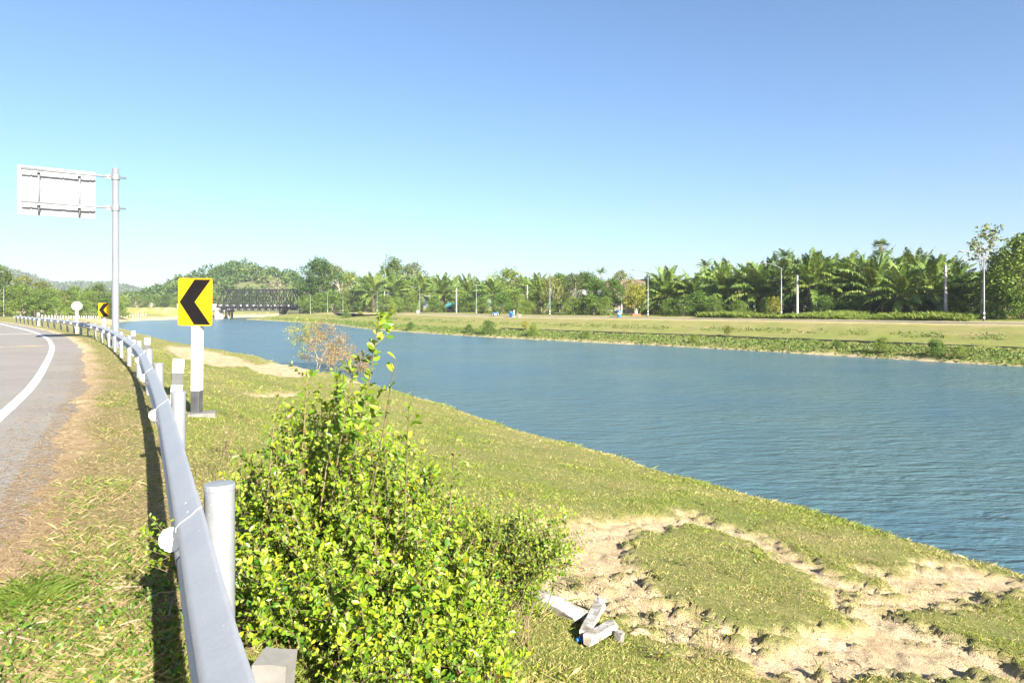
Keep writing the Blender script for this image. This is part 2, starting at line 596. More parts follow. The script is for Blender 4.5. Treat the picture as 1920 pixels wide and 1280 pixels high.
def make_ground_mat():
    m, nt, b = mat('bank_ground', (.2, .2, .08), .95, 0, .15)
    p = pos(nt)
    a = N(nt, 'ShaderNodeAttribute', attribute_name='col')
    sep = N(nt, 'ShaderNodeSeparateColor')
    nt.links.new(a.outputs['Color'], sep.inputs[0])
    soil, dry, far = sep.outputs[0], sep.outputs[1], sep.outputs[2]
    n_big = noise(nt, p, .35, 5, .6)
    n_mid = noise(nt, p, 2.2, 6, .65)
    n_fine = noise(nt, p, 22, 5, .7)
    n_grain = noise(nt, p, 90, 3, .7)
    g = ramp(nt, n_fine, [(.30, (.10, .135, .025)), (.48, (.18, .21, .046)), (.62, (.26, .255, .074)), (.78, (.38, .33, .14))])
    g2 = ramp(nt, n_fine, [(.32, (.17, .15, .055)), (.5, (.27, .225, .10)), (.7, (.40, .32, .17))])
    f_dry = N(nt, 'ShaderNodeMath', operation='ADD')
    nt.links.new(dry, f_dry.inputs[0])
    sc = N(nt, 'ShaderNodeMapRange')
    nt.links.new(n_mid, sc.inputs[0])
    sc.inputs[1].default_value = .35; sc.inputs[2].default_value = .75
    sc.inputs[3].default_value = -.25; sc.inputs[4].default_value = .35
    nt.links.new(sc.outputs[0], f_dry.inputs[1])
    f_dry.use_clamp = True
    grass = mix(nt, f_dry.outputs[0], g, g2)
    grass = mix(nt, 1.0, grass, ramp(nt, n_big, [(.3, (.82, .9, .8)), (.7, (1.15, 1.08, 1.1))]), 'MULTIPLY')
    s = ramp(nt, n_mid, [(.28, (.42, .30, .165)), (.5, (.56, .43, .26)), (.72, (.66, .54, .37))])
    s = mix(nt, .5, s, ramp(nt, n_grain, [(.3, (.62, .58, .52)), (.6, (1, 1, 1))]), 'MULTIPLY')
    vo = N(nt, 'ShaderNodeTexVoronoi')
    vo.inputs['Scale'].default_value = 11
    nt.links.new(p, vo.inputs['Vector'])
    crumb_shade = mix(nt, 1.0, ramp(nt, vo.outputs['Distance'], [(.13, (.85, .85, .85)), (.24, (0, 0, 0))]), ramp(nt, n_mid, [(.42, (0, 0, 0)), (.56, (1, 1, 1))]), 'MULTIPLY')
    s = mix(nt, crumb_shade, s, (.16, .10, .05))  # shade of small crumbs and holes painted into the soil as brown specks
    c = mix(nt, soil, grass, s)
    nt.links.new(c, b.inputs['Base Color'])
    h = N(nt, 'ShaderNodeMath', operation='ADD')
    nt.links.new(n_fine, h.inputs[0])
    nt.links.new(n_grain, h.inputs[1])
    bump(nt, b, h.outputs[0], .8, .05)
    return m


def make_road_mat(name, c1, c2, c3):
    m, nt, b = mat(name, c1, .85, 0, .25)
    p = pos(nt)
    big = noise(nt, p, .5, 5, .6)
    fine = noise(nt, p, 55, 4, .8)
    vo = N(nt, 'ShaderNodeTexVoronoi')
    vo.inputs['Scale'].default_value = 75
    nt.links.new(p, vo.inputs['Vector'])
    c = ramp(nt, big, [(.3, c1), (.7, c2)])
    c = mix(nt, .75, c, ramp(nt, fine, [(.3, (.45, .45, .45)), (.55, (1, 1, 1)), (.75, (1.35, 1.33, 1.28))]), 'MULTIPLY')
    c = mix(nt, ramp(nt, vo.outputs['Distance'], [(.08, (.5, .5, .5)), (.22, (0, 0, 0))]), c, c3)
    nt.links.new(c, b.inputs['Base Color'])
    h = N(nt, 'ShaderNodeMath', operation='ADD')
    nt.links.new(fine, h.inputs[0])
    nt.links.new(vo.outputs['Distance'], h.inputs[1])
    bump(nt, b, h.outputs[0], .5, .012)
    return m


def make_water_mat():
    m, nt, b = mat('river_water', (.045, .12, .125), .06, 0, .5)
    b.inputs['IOR'].default_value = 1.333
    b.inputs['Roughness'].default_value = .2
    p = pos(nt)
    mp = N(nt, 'ShaderNodeMapping')
    mp.inputs['Rotation'].default_value = (0, 0, R(-12))
    mp.inputs['Scale'].default_value = (.55, 1.5, 1)
    nt.links.new(p, mp.inputs['Vector'])
    w1 = noise(nt, mp.outputs[0], 1.5, 3, .55, .6)
    w2 = noise(nt, mp.outputs[0], 5.0, 4, .6, .4)
    w3 = noise(nt, p, .12, 3, .5)
    a = N(nt, 'ShaderNodeMath', operation='MULTIPLY_ADD')
    nt.links.new(w2, a.inputs[0])
    a.inputs[1].default_value = .38
    nt.links.new(w1, a.inputs[2])
    # patches of stronger and calmer ripple
    k = N(nt, 'ShaderNodeMapRange')
    nt.links.new(w3, k.inputs[0])
    k.inputs[1].default_value = .3; k.inputs[2].default_value = .7
    k.inputs[3].default_value = .55; k.inputs[4].default_value = 1.3
    h = N(nt, 'ShaderNodeMath', operation='MULTIPLY')
    nt.links.new(a.outputs[0], h.inputs[0])
    nt.links.new(k.outputs[0], h.inputs[1])
    bump(nt, b, h.outputs[0], 1.0, .24)
    nt.links.new(ramp(nt, w3, [(.3, (.052, .108, .138)), (.7, (.076, .130, .140))]), b.inputs['Base Color'])
    return m


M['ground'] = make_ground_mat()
M['asphalt'] = make_road_mat('asphalt', (.225, .205, .18), (.28, .26, .23), (.33, .31, .28))
M['far_asphalt'] = make_road_mat('far_asphalt', (.22, .205, .185), (.26, .245, .22), (.30, .28, .25))
M['water'] = make_water_mat()
M['clod'] = weathered('clod', (.30, .21, .12), (.42, .31, .19), 9, .95, 0, .5, .006)


def make_marking(name, c, under, wear):
    m, nt, b = mat(name, c, .7, 0, .3)
    p = pos(nt)
    f = noise(nt, p, 30, 5, .75)
    g = noise(nt, p, 1.4, 4, .6)
    ad = N(nt, 'ShaderNodeMath', operation='MULTIPLY_ADD')
    nt.links.new(f, ad.inputs[0]); ad.inputs[1].default_value = .7
    nt.links.new(g, ad.inputs[2])
    nt.links.new(ramp(nt, ad.outputs[0], [(wear, c), (wear + .12, under)]), b.inputs['Base Color'])
    bump(nt, b, noise(nt, p, 70, 3), .3, .006)
    return m


M['line_white'] = make_marking('line_white', (.78, .77, .73), (.32, .31, .28), .93)
M['bar_white'] = make_marking('bar_white', (.62, .60, .55), (.28, .265, .24), .80)
M['bar_yellow'] = make_marking('bar_yellow', (.62, .44, .14), (.28, .255, .21), .76)


# ------------------------------------------------------------------ ground, water, road
def make_ground():
    th = np.concatenate([np.arange(-43, 43, .24), np.arange(43, 317, 4.0)])
    th = np.radians(th)
    r = np.concatenate([[0.02], np.geomspace(.5, 2.2, 30, endpoint=False), np.geomspace(2.2, 32, 400, endpoint=False), np.geomspace(32, 400, 190, endpoint=False), np.geomspace(400, 5200, 40)])
    A, Rr = np.meshgrid(th, r)
    X = Rr * np.sin(A); Y = Rr * np.cos(A)
    Z = ground_z(X, Y)
    n, k = len(r), len(th)
    i = np.arange(n - 1)[:, None] * k
    j = np.arange(k)[None, :]
    j2 = (j + 1) % k
    F = np.stack([i + j, i + k + j, i + k + j2, i + j2], -1).reshape(-1, 4)
    x, y = X.ravel(), Y.ravel()
    u = sdist(x, y, RAIL_C); dn = -sdist(x, y, NB); df = sdist(x, y, FB)
    soil = soil_soft(x, y)
    # bare rim along the water and straw-coloured litter beside the asphalt
    litter = (1 - sstep(-.95, -.52, u + .30 * fbm(x * 1.1, y * 1.1, 61, 4))) * (u < .2) * (y < 200)
    soil = np.maximum(soil, .95 * litter)
    rim_f = (1 - sstep(.3, 1.1, df + .5 * fbm(x * .5, y * .5, 71, 3))) * (df > -1)
    rim_n = (1 - sstep(.2, 1.0, dn + .5 * fbm(x * .5, y * .5, 72, 3))) * (dn > -1) * sstep(60, 110, y)
    rim_n = np.maximum(rim_n, (1 - sstep(2, 9, dn + 4 * fbm(x * .15, y * .15, 73, 3))) * sstep(120, 180, y) * (dn > -1))
    soil = np.maximum(soil, np.maximum(.8 * rim_f, .85 * rim_n))
    soil = np.maximum(soil, .55 * sstep(18.5, 20.5, df) * (1 - sstep(28, 30, df)) )
    soil = np.maximum(soil, .6 * (fbm(x * .6, y * .6, 81, 4) > .34) * (u > 0) * (dn > 1) * sstep(22, 40, y))
    dry = .28 + .40 * fbm(x * .25, y * .25, 91, 4) + .45 * fbm(x * .9, y * .9, 191, 4)
    dry = dry + .35 * (u < .2) * (u > -3) - .12 * (df > 0) * (df < 7) + .25 * (df > 13) * (df < 21) + .18 * sstep(28, 45, y) * (u > 0) * (dn > 0)
    mb = MB()
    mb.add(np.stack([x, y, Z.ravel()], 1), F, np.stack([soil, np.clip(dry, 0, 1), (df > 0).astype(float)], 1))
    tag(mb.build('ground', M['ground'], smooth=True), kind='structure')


make_ground()

mb = MB()
mb.add([(-420, -60, WATER), (260, -60, WATER), (260, 520, WATER), (-420, 520, WATER)], [(0, 1, 2, 3)])
tag(mb.build('river_water', M['water']), kind='structure')


def strip(P, o0, o1, z, name, m, kind='structure', s0=0, s1=None, seg=1):
    """flat ribbon beside polyline P between offsets o0 < o1 (metres to the right)"""
    P = np.asarray(P)[s0:s1:seg]
    T = np.gradient(P, axis=0)
    T /= np.linalg.norm(T, axis=1)[:, None]
    Nn = np.stack([T[:, 1], -T[:, 0]], 1)
    a = P + Nn * o0; b = P + Nn * o1
    zz = np.full((len(P), 1), z) if np.isscalar(z) else np.asarray(z)[:, None]
    V = np.concatenate([np.hstack([a, zz]), np.hstack([b, zz])])
    i = np.arange(len(P) - 1); n = len(P)
    F = np.stack([i, n + i, n + i + 1, i + 1], -1)
    q = MB(); q.add(V, F)
    o = q.build(name, m)
    if kind: tag(o, kind=kind)
    return o


strip(RAIL, -9.4, -.66, 0.0, 'road', M['asphalt'])
strip(RAIL, -2.10, -1.93, .004, 'edge_line', M['line_white'], seg=2)


def rail_frame(s):
    """position, forward and right direction at arc length s measured from d = 0"""
    i0 = int(np.argmin(np.abs(RAIL[:, 1])))
    f = i0 + s / 0.5
    i = int(np.clip(math.floor(f), 1, len(RAIL) - 3)); t = f - i
    p = RAIL[i] * (1 - t) + RAIL[i + 1] * t
    d = (RAIL[i + 1] - RAIL[i - 1]) * (1 - t) + (RAIL[i + 2] - RAIL[i]) * t
    d = d / np.linalg.norm(d)
    return p, d, np.array([d[1], -d[0]])


def cross_bar(s, w, o0, o1, name, m):
    p, d, r = rail_frame(s)
    q = MB()
    V = [(*(p + d * a + r * b), .0045) for a, b in ((0, o0), (0, o1), (w, o1), (w, o0))]
    q.add(V, [(0, 1, 2, 3)])
    tag(q.build(name, m), kind='structure')


cross_bar(36.3, .5, -8.8, -2.3, 'road_marking', M['bar_yellow'])
cross_bar(54.0, .9, -8.8, -2.3, 'road_marking', M['bar_white'])

# far bank road
FR = [far_pt(px, 24.6) for px in (1915, 1700, 1450, 1250, 1050, 900, 780)]
FR = resample([(128, -5), (97, 26)] + FR + [(-46, 206), (-60, 240), (-66, 262)], 3.0)
strip(FR, -2.6, 2.6, .125, 'far_road', M['far_asphalt'])


# ------------------------------------------------------------------ guard rail
PROF = np.array([1.25, 1.0]) * np.array([(.000, .310), (.012, .304), (.030, .282), (.066, .252), (.080, .232), (.080, .214), (.066, .194), (.026, .172), (.010, .158),
                 (.010, .150), (.026, .136), (.066, .114), (.080, .096), (.080, .078), (.066, .058), (.030, .028), (.012, .006), (.000, .0)])
RAIL_TOP = .79
POST_S = [3.55 + 4.0 * k for k in range(-2, 25)]


def beam_section(s0, s1, over):
    n = max(3, int((s1 - s0) / .5) + 1)
    S = np.linspace(s0, s1, n)
    th = .004
    T = np.gradient(PROF, axis=0)
    nn = np.stack([-T[:, 1], T[:, 0]], 1)
    nn /= np.linalg.norm(nn, axis=1)[:, None]
    loop = np.vstack([PROF + nn * 0, (PROF - nn * th)[::-1]])
    V = []
    for i, s in enumerate(S):
        p, d, r = rail_frame(s)
        lift = over * (1 - i / (n - 1)) * .006
        for a, z in loop:
            a2 = a + lift
            V.append((p[0] - r[0] * a2, p[1] - r[1] * a2, RAIL_TOP - .31 + z + lift * .4))
    m = len(loop)
    i = np.arange(n - 1)[:, None] * m
    k = np.arange(m)[None, :]
    k2 = (k + 1) % m
    F = np.stack([i + k, i + m + k, i + m + k2, i + k2], -1).reshape(-1, 4)
    q = MB(); q.add(V, F)
    h = len(PROF)
    e0 = np.arange(h - 1)
    q.add(V[:m], np.stack([e0, e0 + 1, 2 * h - 2 - e0, 2 * h - 1 - e0], -1))
    q.add(V[-m:], np.stack([e0 + 1, e0, 2 * h - 1 - e0, 2 * h - 2 - e0], -1))
    return q


gr = tag(empty('guard_rail', (*RAIL[0], 0)), 'long galvanised steel crash barrier curving along the road edge', 'guard rail')
gr.location = (0, 0, 0)
for k in range(len(POST_S) - 1):
    s0, s1 = POST_S[k] - .18, POST_S[k + 1] + .14
    o = beam_section(s0, s1, 1.0).build('rail_beam', M['galv'], gr, smooth=True)
post_me = MB()
post_me.lathe([(.0665, -.75), (.0665, .825)], 20)
post_md = mesh_data('post', post_me, M['galv_post'], True)
cap_me = MB()
cap_me.lathe([(.0695, .812), (.0695, .832), (.066, .839), (.0, .843)], 20)
cap_md = mesh_data('post_cap', cap_me, M['galv_post'], False)
disc_me = MB()
disc_me.lathe([(.0, -.004), (.054, -.004), (.054, .004), (.0, .004)], 24)
disc_md = mesh_data('reflector', disc_me, M['reflector'], False)
brk_me = MB(); brk_me.box(-.012, .012, -.02, .02, -.055, .0)
brk_md = mesh_data('bracket', brk_me, M['galv'], False)
bolt_me = MB(); bolt_me.lathe([(.0, .012), (.011, .012), (.014, .006), (.014, 0)], 6)
bolt_md = mesh_data('bolt', bolt_me, M['galv'], False)
for k, s in enumerate(POST_S):
    p, d, r = rail_frame(s)
    q = p + r * .085
    gz = float(ground_z(np.array([q[0]]), np.array([q[1]]))[0])
    po = link('post', post_md, gr, (q[0], q[1], 0))
    po.rotation_euler = (random.uniform(-.012, .012), random.uniform(-.012, .012), random.uniform(0, 6))
    link('post_cap', cap_md, po)
    c = p - r * .115
    f = link('reflector', disc_md, gr, (c[0] - d[0] * .06, c[1] - d[1] * .06, RAIL_TOP - .158))
    f.rotation_euler = (R(90), 0, math.atan2(d[1], d[0]) - math.pi / 2 + random.uniform(-.15, .15))
    if 0 <= k < 8:
        for (ds, z) in ((-.1, .245), (.06, .245), (-.1, .085), (.06, .085)):
            p2, d2, r2 = rail_frame(s + ds)
            b = p2 - r2 * .052
            bo = link('bolt', bolt_md, gr, (b[0], b[1], RAIL_TOP - .31 + z + .02))
            bo.rotation_euler = Vector((-r2[0], -r2[1], .75)).to_track_quat('Z', 'Y').to_euler()


# ------------------------------------------------------------------ chevron signs, guide posts, round sign
def chevron_sign(x, y, z, yaw, label, w=.6, h=.8, zb=1.42, lean=0.0):
    t = tag(empty('chevron_sign', (x, y, z), yaw), label, 'road sign', 'chevron signs behind the guard rail')
    # panel with rounded corners, front towards -y
    q = MB()
    rc, seg = .035, 5
    ol = []
    for cx, cz, a0 in ((w / 2 - rc, h / 2 - rc, 0), (-w / 2 + rc, h / 2 - rc, 90), (-w / 2 + rc, -h / 2 + rc, 180), (w / 2 - rc, -h / 2 + rc, 270)):
        for k in range(seg):
            a = R(a0 + 90 * k / (seg - 1))
            ol.append((cx + rc * math.cos(a), cz + rc * math.sin(a)))
    n = len(ol)
    V = [(a, -.082, b + zb + h / 2) for a, b in ol] + [(a, -.072, b + zb + h / 2) for a, b in ol]
    me = MB(); me.add(V, [(i, (i + 1) % n, n + (i + 1) % n, n + i) for i in range(n)])
    me.f.append(np.array([list(range(n))[::-1]])); me.f.append(np.array([list(range(n, 2 * n))]))
    pn = me.build('panel', M['yellow'], t)
    # the arrow: a bent band pointing left
    c = zb + h / 2
    A = [(-w * .455, 0), (-.02 * w, h * .475), (w * .46, h * .475), (-.01 * w, 0), (w * .46, -h * .475), (-.02 * w, -h * .475)]
    a = MB()
    V = [(p, -.0855, c + b) for p, b in A] + [(p, -.0815, c + b) for p, b in A]
    a.add(V, [(0, 3, 2, 1), (0, 5, 4, 3), (6, 7, 8, 9), (6, 9, 10, 11)] + [(i, (i + 1) % 6, 6 + (i + 1) % 6, 6 + i) for i in range(6)])
    a.build('arrow', M['sign_black'], pn)
    # post of painted concrete: white above, black below
    s = .072
    zk = .42
    for nm, z0, z1, m in (('post', zk, zb + h - .05, 'white_paint'), ('post_base', -.25, zk, 'black_paint')):
        b = MB()
        e = .008
        pts = [(-s + e, -s), (s - e, -s), (s, -s + e), (s, s - e), (s - e, s), (-s + e, s), (-s, s - e), (-s, -s + e)]
        V = [(px_, py_, z0) for px_, py_ in pts] + [(px_, py_, z1) for px_, py_ in pts]
        b.add(V, [(i, (i + 1) % 8, 8 + (i + 1) % 8, 8 + i) for i in range(8)])
        b.f.append(np.array([[8, 9, 10, 11, 12, 13, 14, 15]]))
        b.build(nm, M[m], t)
    t.rotation_euler = (0, lean, yaw)
    return t


_gx = np.arange(-9, 5.01, .05); _gy = np.arange(.4, 16.01, .05)
_GZ = ground_z(*np.meshgrid(_gx, _gy))


def gz1(x, y):
    if -8.9 < x < 4.9 and .5 < y < 15.9:
        i = (x + 9) / .05; j = (y - .4) / .05
        a, b = int(i), int(j); f, g = i - a, j - b
        return float((_GZ[b, a] * (1 - f) + _GZ[b, a + 1] * f) * (1 - g) + (_GZ[b + 1, a] * (1 - f) + _GZ[b + 1, a + 1] * f) * g)
    return float(ground_z(np.array([x]), np.array([y]))[0])


cx, cy = -5.36, 11.6
cz = gz1(cx, cy)
chevron_sign(cx, cy, cz, R(-5), 'large yellow chevron sign on black and white post in a concrete footing', lean=R(.6), zb=1.52)
q = MB()
random.seed(3)
V = [(x + random.uniform(-.03, .03), y + random.uniform(-.03, .03), z + random.uniform(-.02, .02)) for z in (-.2, .1) for y in (-.2, .2) for x in (-.22, .24)]
q.add(V, [(0, 2, 3, 1), (4, 5, 7, 6), (0, 1, 5, 4), (2, 6, 7, 3), (0, 4, 6, 2), (1, 3, 7, 5)])
ft = q.build('concrete_footing', M['concrete'], None, loc=(cx + .10, cy - .02, cz - .055), rz=R(20))
tag(ft, 'rough concrete footing block at the foot of the near chevron sign', 'footing')
x, y = -23.7, 39.7
chevron_sign(x, y, gz1(x, y), R(4), 'small yellow chevron sign on a white post beside the tall overhead sign pole', zb=1.28)


def guide_post(x, y, yaw, label, lean=(0, 0), h=.95, s=.075, name='guide_post', group=None):
    z = gz1(x, y)
    t = tag(empty(name, (x, y, z), yaw), label, 'guide post', group)
    t.rotation_euler = (lean[0], lean[1], yaw)
    def sq(z0, z1, m, nm, top=False):
        b = MB()
        V = [(-s, -s, z0), (s, -s, z0), (s, s, z0), (-s, s, z0)]
        if top:
            V += [(-s, -s, z1 - .03), (s, -s, z1 - .03), (s, s, z1), (-s, s, z1)]
        else:
            V += [(-s, -s, z1), (s, -s, z1), (s, s, z1), (-s, s, z1)]
        b.add(V, [(0, 1, 5, 4), (1, 2, 6, 5), (2, 3, 7, 6), (3, 0, 4, 7), (4, 5, 6, 7)])
        b.build(nm, M[m], t)
    sq(h * .80, h, 'white_paint', 'post_top', True)
    sq(h * .63, h * .80, 'black_paint', 'black_band')
    sq(-.2, h * .63, 'white_paint', 'post_foot')
    return t


def beside(px, d, up=0):
    return (px - 960) / FPX * d, d


x, y = beside(325, 9.9)
guide_post(x, y, R(28), 'leaning white guide post with black band behind the rail near the chevron sign', (R(-3), R(4)), h=1.03)
x, y = beside(274, 19.5)
guide_post(x, y, R(30), 'white guide post with black band standing behind the bend of the rail', (0, R(2)))
x, y = beside(250, 26.0)
guide_post(x, y, R(32), 'white guide post close to the foot of the overhead sign pole', (0, 0))
x, y = beside(72, 75)
guide_post(x, y, R(38), 'tall white marker post behind the far end of the rail', (0, 0), h=1.5, s=.11)

x, y = beside(144, 47.5)
z = gz1(x, y)
t = tag(empty('round_sign', (x, y, z), R(38)), 'round white sign blank seen from behind on a white post', 'road sign')
q = MB(); q.box(-.07, .07, -.07, .07, -.2, 2.0); q.build('post', M['white_paint'], t)
q = MB(); q.lathe([(0, -.012), (.31, -.012), (.31, .0), (0, .0)], 28)
o = q.build('disc', M['white_paint'], t); o.location = (0, -.09, 1.92); o.rotation_euler = (R(90), 0, 0)


# ------------------------------------------------------------------ overhead sign
def overhead_sign():
    px, py = -18.0, 31.0
    pz = gz1(px, py)
    yaw = math.atan2(.57, .82)            # local -x runs out over the road
    t = tag(empty('overhead_sign', (px, py, pz), yaw), 'tall grey cantilever pole carrying a white sign board seen from behind', 'road sign')
    b0 = -pz
    q = MB(); q.lathe([(.165, -.3), (.165, .02), (.15, .05), (.142, 8.0 + b0), (.0, 8.03 + b0)], 20)
    q.build('pole', M['pole_paint'], t, smooth=True)
    q = MB(); q.lathe([(.30, -.1), (.30, .05), (.0, .06)], 16); q.build('base_flange', M['pole_paint'], t)
    zt, zb = 7.80 + b0, 5.70 + b0
    xa, xb = -.76, -3.62
    yb = .46                              # board hangs on the far side of the arms
    q = MB(); q.box(xb, xa, yb, yb + .012, zb, zt)
    bd = q.build('board', M['alu'], t)
    def rim(x0, x1, z0, z1, nm='board_rim', d=.05):
        w = MB(); w.box(x0, x1, yb - d, yb - .002, z0, z1); return w.build(nm, M['alu'], bd)
    rim(xb, xa, zt - .07, zt); rim(xb, xa, zb, zb + .07); rim(xb, xb + .07, zb + .07, zt - .07); rim(xa - .07, xa, zb + .07, zt - .07)
    for f in (.21, .52, .93):
        w = MB(); w.box(xb + .07, xa - .07, yb - .035, yb - .003, zb + f * (zt - zb) - .015, zb + f * (zt - zb) + .015); w.build('stiffener', M['alu'], bd)
    for f in (.17, .58, .93):
        xx = xb + f * (xa - xb)
        w = MB(); w.box(xx - .02, xx + .02, yb - .06, yb - .036, zb + .07, zt - .07); w.build('stiffener', M['alu'], bd)
    for z in (7.60 + b0, 6.20 + b0):
        w = MB(); w.tube([(.42, 0, z), (-1.0, 0, z), (-3.5, 0, z)], [.045, .052, .045], 12); w.build('arm', M['pole_paint'], t, smooth=True)
        w = MB()
        w.lathe([(.18, -.12), (.18, .12), (.14, .12)], 16, origin=(0, 0, z)); w.build('collar', M['pole_paint'], t)
        g = MB()
        for sz in (-1, 1):
            g.add([(-.15, -.01, z + sz * .11), (-.15, .01, z + sz * .11), (-.5, .01, z + sz * .04), (-.5, -.01, z + sz * .04),
                   (-.15, -.01, z + sz * .045), (-.15, .01, z + sz * .045)], [(0, 1, 2, 3), (0, 3, 4), (1, 5, 2), (4, 3, 2, 5)])
        g.box(-.32, -.29, -.09, .09, z - .12, z + .12)
        g.build('gusset', M['pole_paint'], t)
    for xx in (xb + .75, xa - .62):
        w = MB(); w.tube([(xx, .13, zb + .1), (xx, .13, zt - .12)], .045, 10); w.build('upright', M['pole_paint'], t, smooth=True)
        for z in (7.60 + b0, 6.20 + b0):
            w = MB(); w.box(xx - .06, xx + .06, -.06, yb - .004, z - .02 - .09, z - .02 - .05); w.build('clamp', M['galv'], t)


overhead_sign()


# ------------------------------------------------------------------ foliage builders
def leaf_cards(P, size, rs, c0, c1, asp=.6, up=0.0, dark=None):
    """leaf-sized folded quads at points P; returns V, F, C"""
    n = len(P)
    size = np.broadcast_to(size, (n,)) * rs.uniform(.7, 1.3, n)
    d = rs.normal(size=(n, 3)); d[:, 2] = d[:, 2] * .7 + up
    d /= np.linalg.norm(d, axis=1)[:, None]
    a = rs.normal(size=(n, 3))
    s = np.cross(d, a); s /= np.linalg.norm(s, axis=1)[:, None] + 1e-9
    L = d * size[:, None] * .5; W = s * (size * asp * .5)[:, None]
    V = np.stack([P - L, P + W, P + L, P - W], 1).reshape(-1, 3)
    F = np.arange(4 * n).reshape(n, 4)
    t = rs.random((n, 1))
    C = np.asarray(c0) * (1 - t) + np.asarray(c1) * t
    C = np.repeat(C * rs.uniform(.75, 1.2, (n, 1)), 4, 0)
    return V, F, C


def broadleaf(seed, h, w, trunk_h, n_leaf, leaf, c0, c1, lobes=14, sparse=0.0, flat=.75, trunk_r=None, bark='bark', lean=0.0, low=.0):
    """mesh data of one tree: (trunk, crown)"""
    rs = np.random.default_rng(seed)
    tr = trunk_r or h * .018
    top = np.array([lean * h, lean * h * .3, h * .72])
    T = MB()
    fork = np.array([lean * trunk_h, 0, trunk_h])
    k = np.linspace(0, 1, 6)[:, None]
    P = (1 - k) ** 2 * np.zeros(3) + 2 * k * (1 - k) * (fork * .6 + rs.normal(size=3) * .02 * h) + k ** 2 * fork
    P[0, 2] = -.4
    T.tube(P, np.linspace(tr * 1.3, tr * .75, 6), 7)
    cents = []
    for i in range(lobes):
        a = i * 2.4 + rs.uniform(-.5, .5)
        f = (i + .5) / lobes
        rr = w * .5 * (math.sqrt(max(.05, 1 - (2 * abs(f - .42)) ** 2)) * rs.uniform(.45, .85))
        z = trunk_h * (1 - low) + (h * .93 - trunk_h * (1 - low)) * f
        cents.append(np.array([math.cos(a) * rr + lean * z, math.sin(a) * rr, z]))
    cents.append(np.array([lean * h, 0, h * .9]))
    for c in cents:
        k = np.linspace(0, 1, 5)[:, None]
        s = fork * rs.uniform(.65, 1.0)
        m = s * .5 + c * .5 + np.array([0, 0, -.06 * h]) + rs.normal(size=3) * .03 * h
        T.tube((1 - k) ** 2 * s + 2 * k * (1 - k) * m + k ** 2 * c, np.linspace(tr * .5, tr * .10, 5), 5)
    Cn = MB()
    per = n_leaf // len(cents)
    for c in cents:
        rad = w * rs.uniform(.15, .27) * (1 - .3 * sparse)
        m = int(per * rs.uniform(.6, 1.4))
        d = rs.normal(size=(m, 3)); d /= np.linalg.norm(d, axis=1)[:, None]
        r = rad * rs.uniform(.35, 1.0, m) ** .6
        p = c + d * r[:, None] * np.array([1.1, 1.1, flat])
        # small clumps inside the lobe
        q = rs.normal(size=(max(3, m // 22), 3)); q /= np.linalg.norm(q, axis=1)[:, None]
        cl = c + q * rad * np.array([1.1, 1.1, flat]) * rs.uniform(.7, 1.05, (len(q), 1))
        pick = rs.random(m) < .6
        p[pick] = cl[rs.integers(0, len(cl), pick.sum())] + rs.normal(size=(pick.sum(), 3)) * rad * .17
        tint = rs.uniform(.8, 1.2)
        V, F, C = leaf_cards(p, leaf, rs, np.array(c0) * tint, np.array(c1) * tint, .65, .15)
        Cn.add(V, F, C)
    return mesh_data('trunk', T, M[bark], True), mesh_data('crown', Cn, M['tree_leaf'])


def frond(seed, L, arch, n=30, leaflet=.62, c0=(.06, .122, .018), c1=(.165, .225, .038), droop=.5, width=.085):
    """a feather-leaf along local +x, rising then arching over; returns V, F, C"""
    rs = np.random.default_rng(seed)
    k = np.linspace(0, 1, 9)
    a0, a1 = arch
    ang = a0 + (a1 - a0) * k ** 1.4
    ds = L / 8
    X = np.concatenate([[0], np.cumsum(np.cos(ang[:-1]) * ds)])
    Z = np.concatenate([[0], np.cumsum(np.sin(ang[:-1]) * ds)])
    q = MB()
    side = rs.uniform(-.06, .06) * L
    P = np.stack([X, side * k ** 2, Z], 1)
    q.tube(P, np.linspace(.05, .012, 9) * L / 5.5, 4, (.16, .17, .06), cap=False)
    t = np.repeat(np.linspace(.16, .99, n), 2) + rs.uniform(-.008, .008, 2 * n)
    sg = np.tile([-1, 1], n)
    b = np.stack([np.interp(t, k, P[:, j]) for j in range(3)], 1)
    tang = np.stack([np.interp(t, k, np.gradient(P[:, j])) for j in range(3)], 1)
    tang /= np.linalg.norm(tang, axis=1)[:, None]
    ll = leaflet * L / 5.5 * 1.5 * np.sin(np.clip(t * 1.02 + .06, 0, 1) * math.pi) ** .55 * rs.uniform(.85, 1.15, 2 * n)
    out = np.stack([np.zeros(2 * n), sg * 1.0, np.zeros(2 * n)], 1) * .8 + tang * .55
    out[:, 2] += rs.uniform(-.15, .35, 2 * n)
    out /= np.linalg.norm(out, axis=1)[:, None]
    mid = b + out * (ll * .55)[:, None]
    tip = b + out * ll[:, None] * .92
    tip[:, 2] -= ll * droop * rs.uniform(.6, 1.3, 2 * n)
    w = tang * (width * L / 5.5)
    V = np.stack([b - w * .5, b + w * .5, mid + w, mid - w, tip], 1).reshape(-1, 3)
    i = np.arange(2 * n) * 5
    F4 = np.stack([i, i + 1, i + 2, i + 3], -1)
    F3 = np.stack([i + 3, i + 2, i + 4], -1)
    tt = rs.random((2 * n, 1))
    C = np.repeat(np.array(c0) * (1 - tt) + np.array(c1) * tt, 5, 0)
    base = q.n
    q.add(V, F4, C)
    q.f.append(F3 + base)
    return q


def merge(dst, src, mtx):
    V = np.concatenate(src.v)
    V = V @ np.array(mtx.to_3x3()).T + np.array(mtx.translation)
    base = dst.n
    dst.v.append(V); dst.c.append(np.concatenate(src.c)); dst.n += len(V)
    for f in src.f: dst.f.append(f + base)


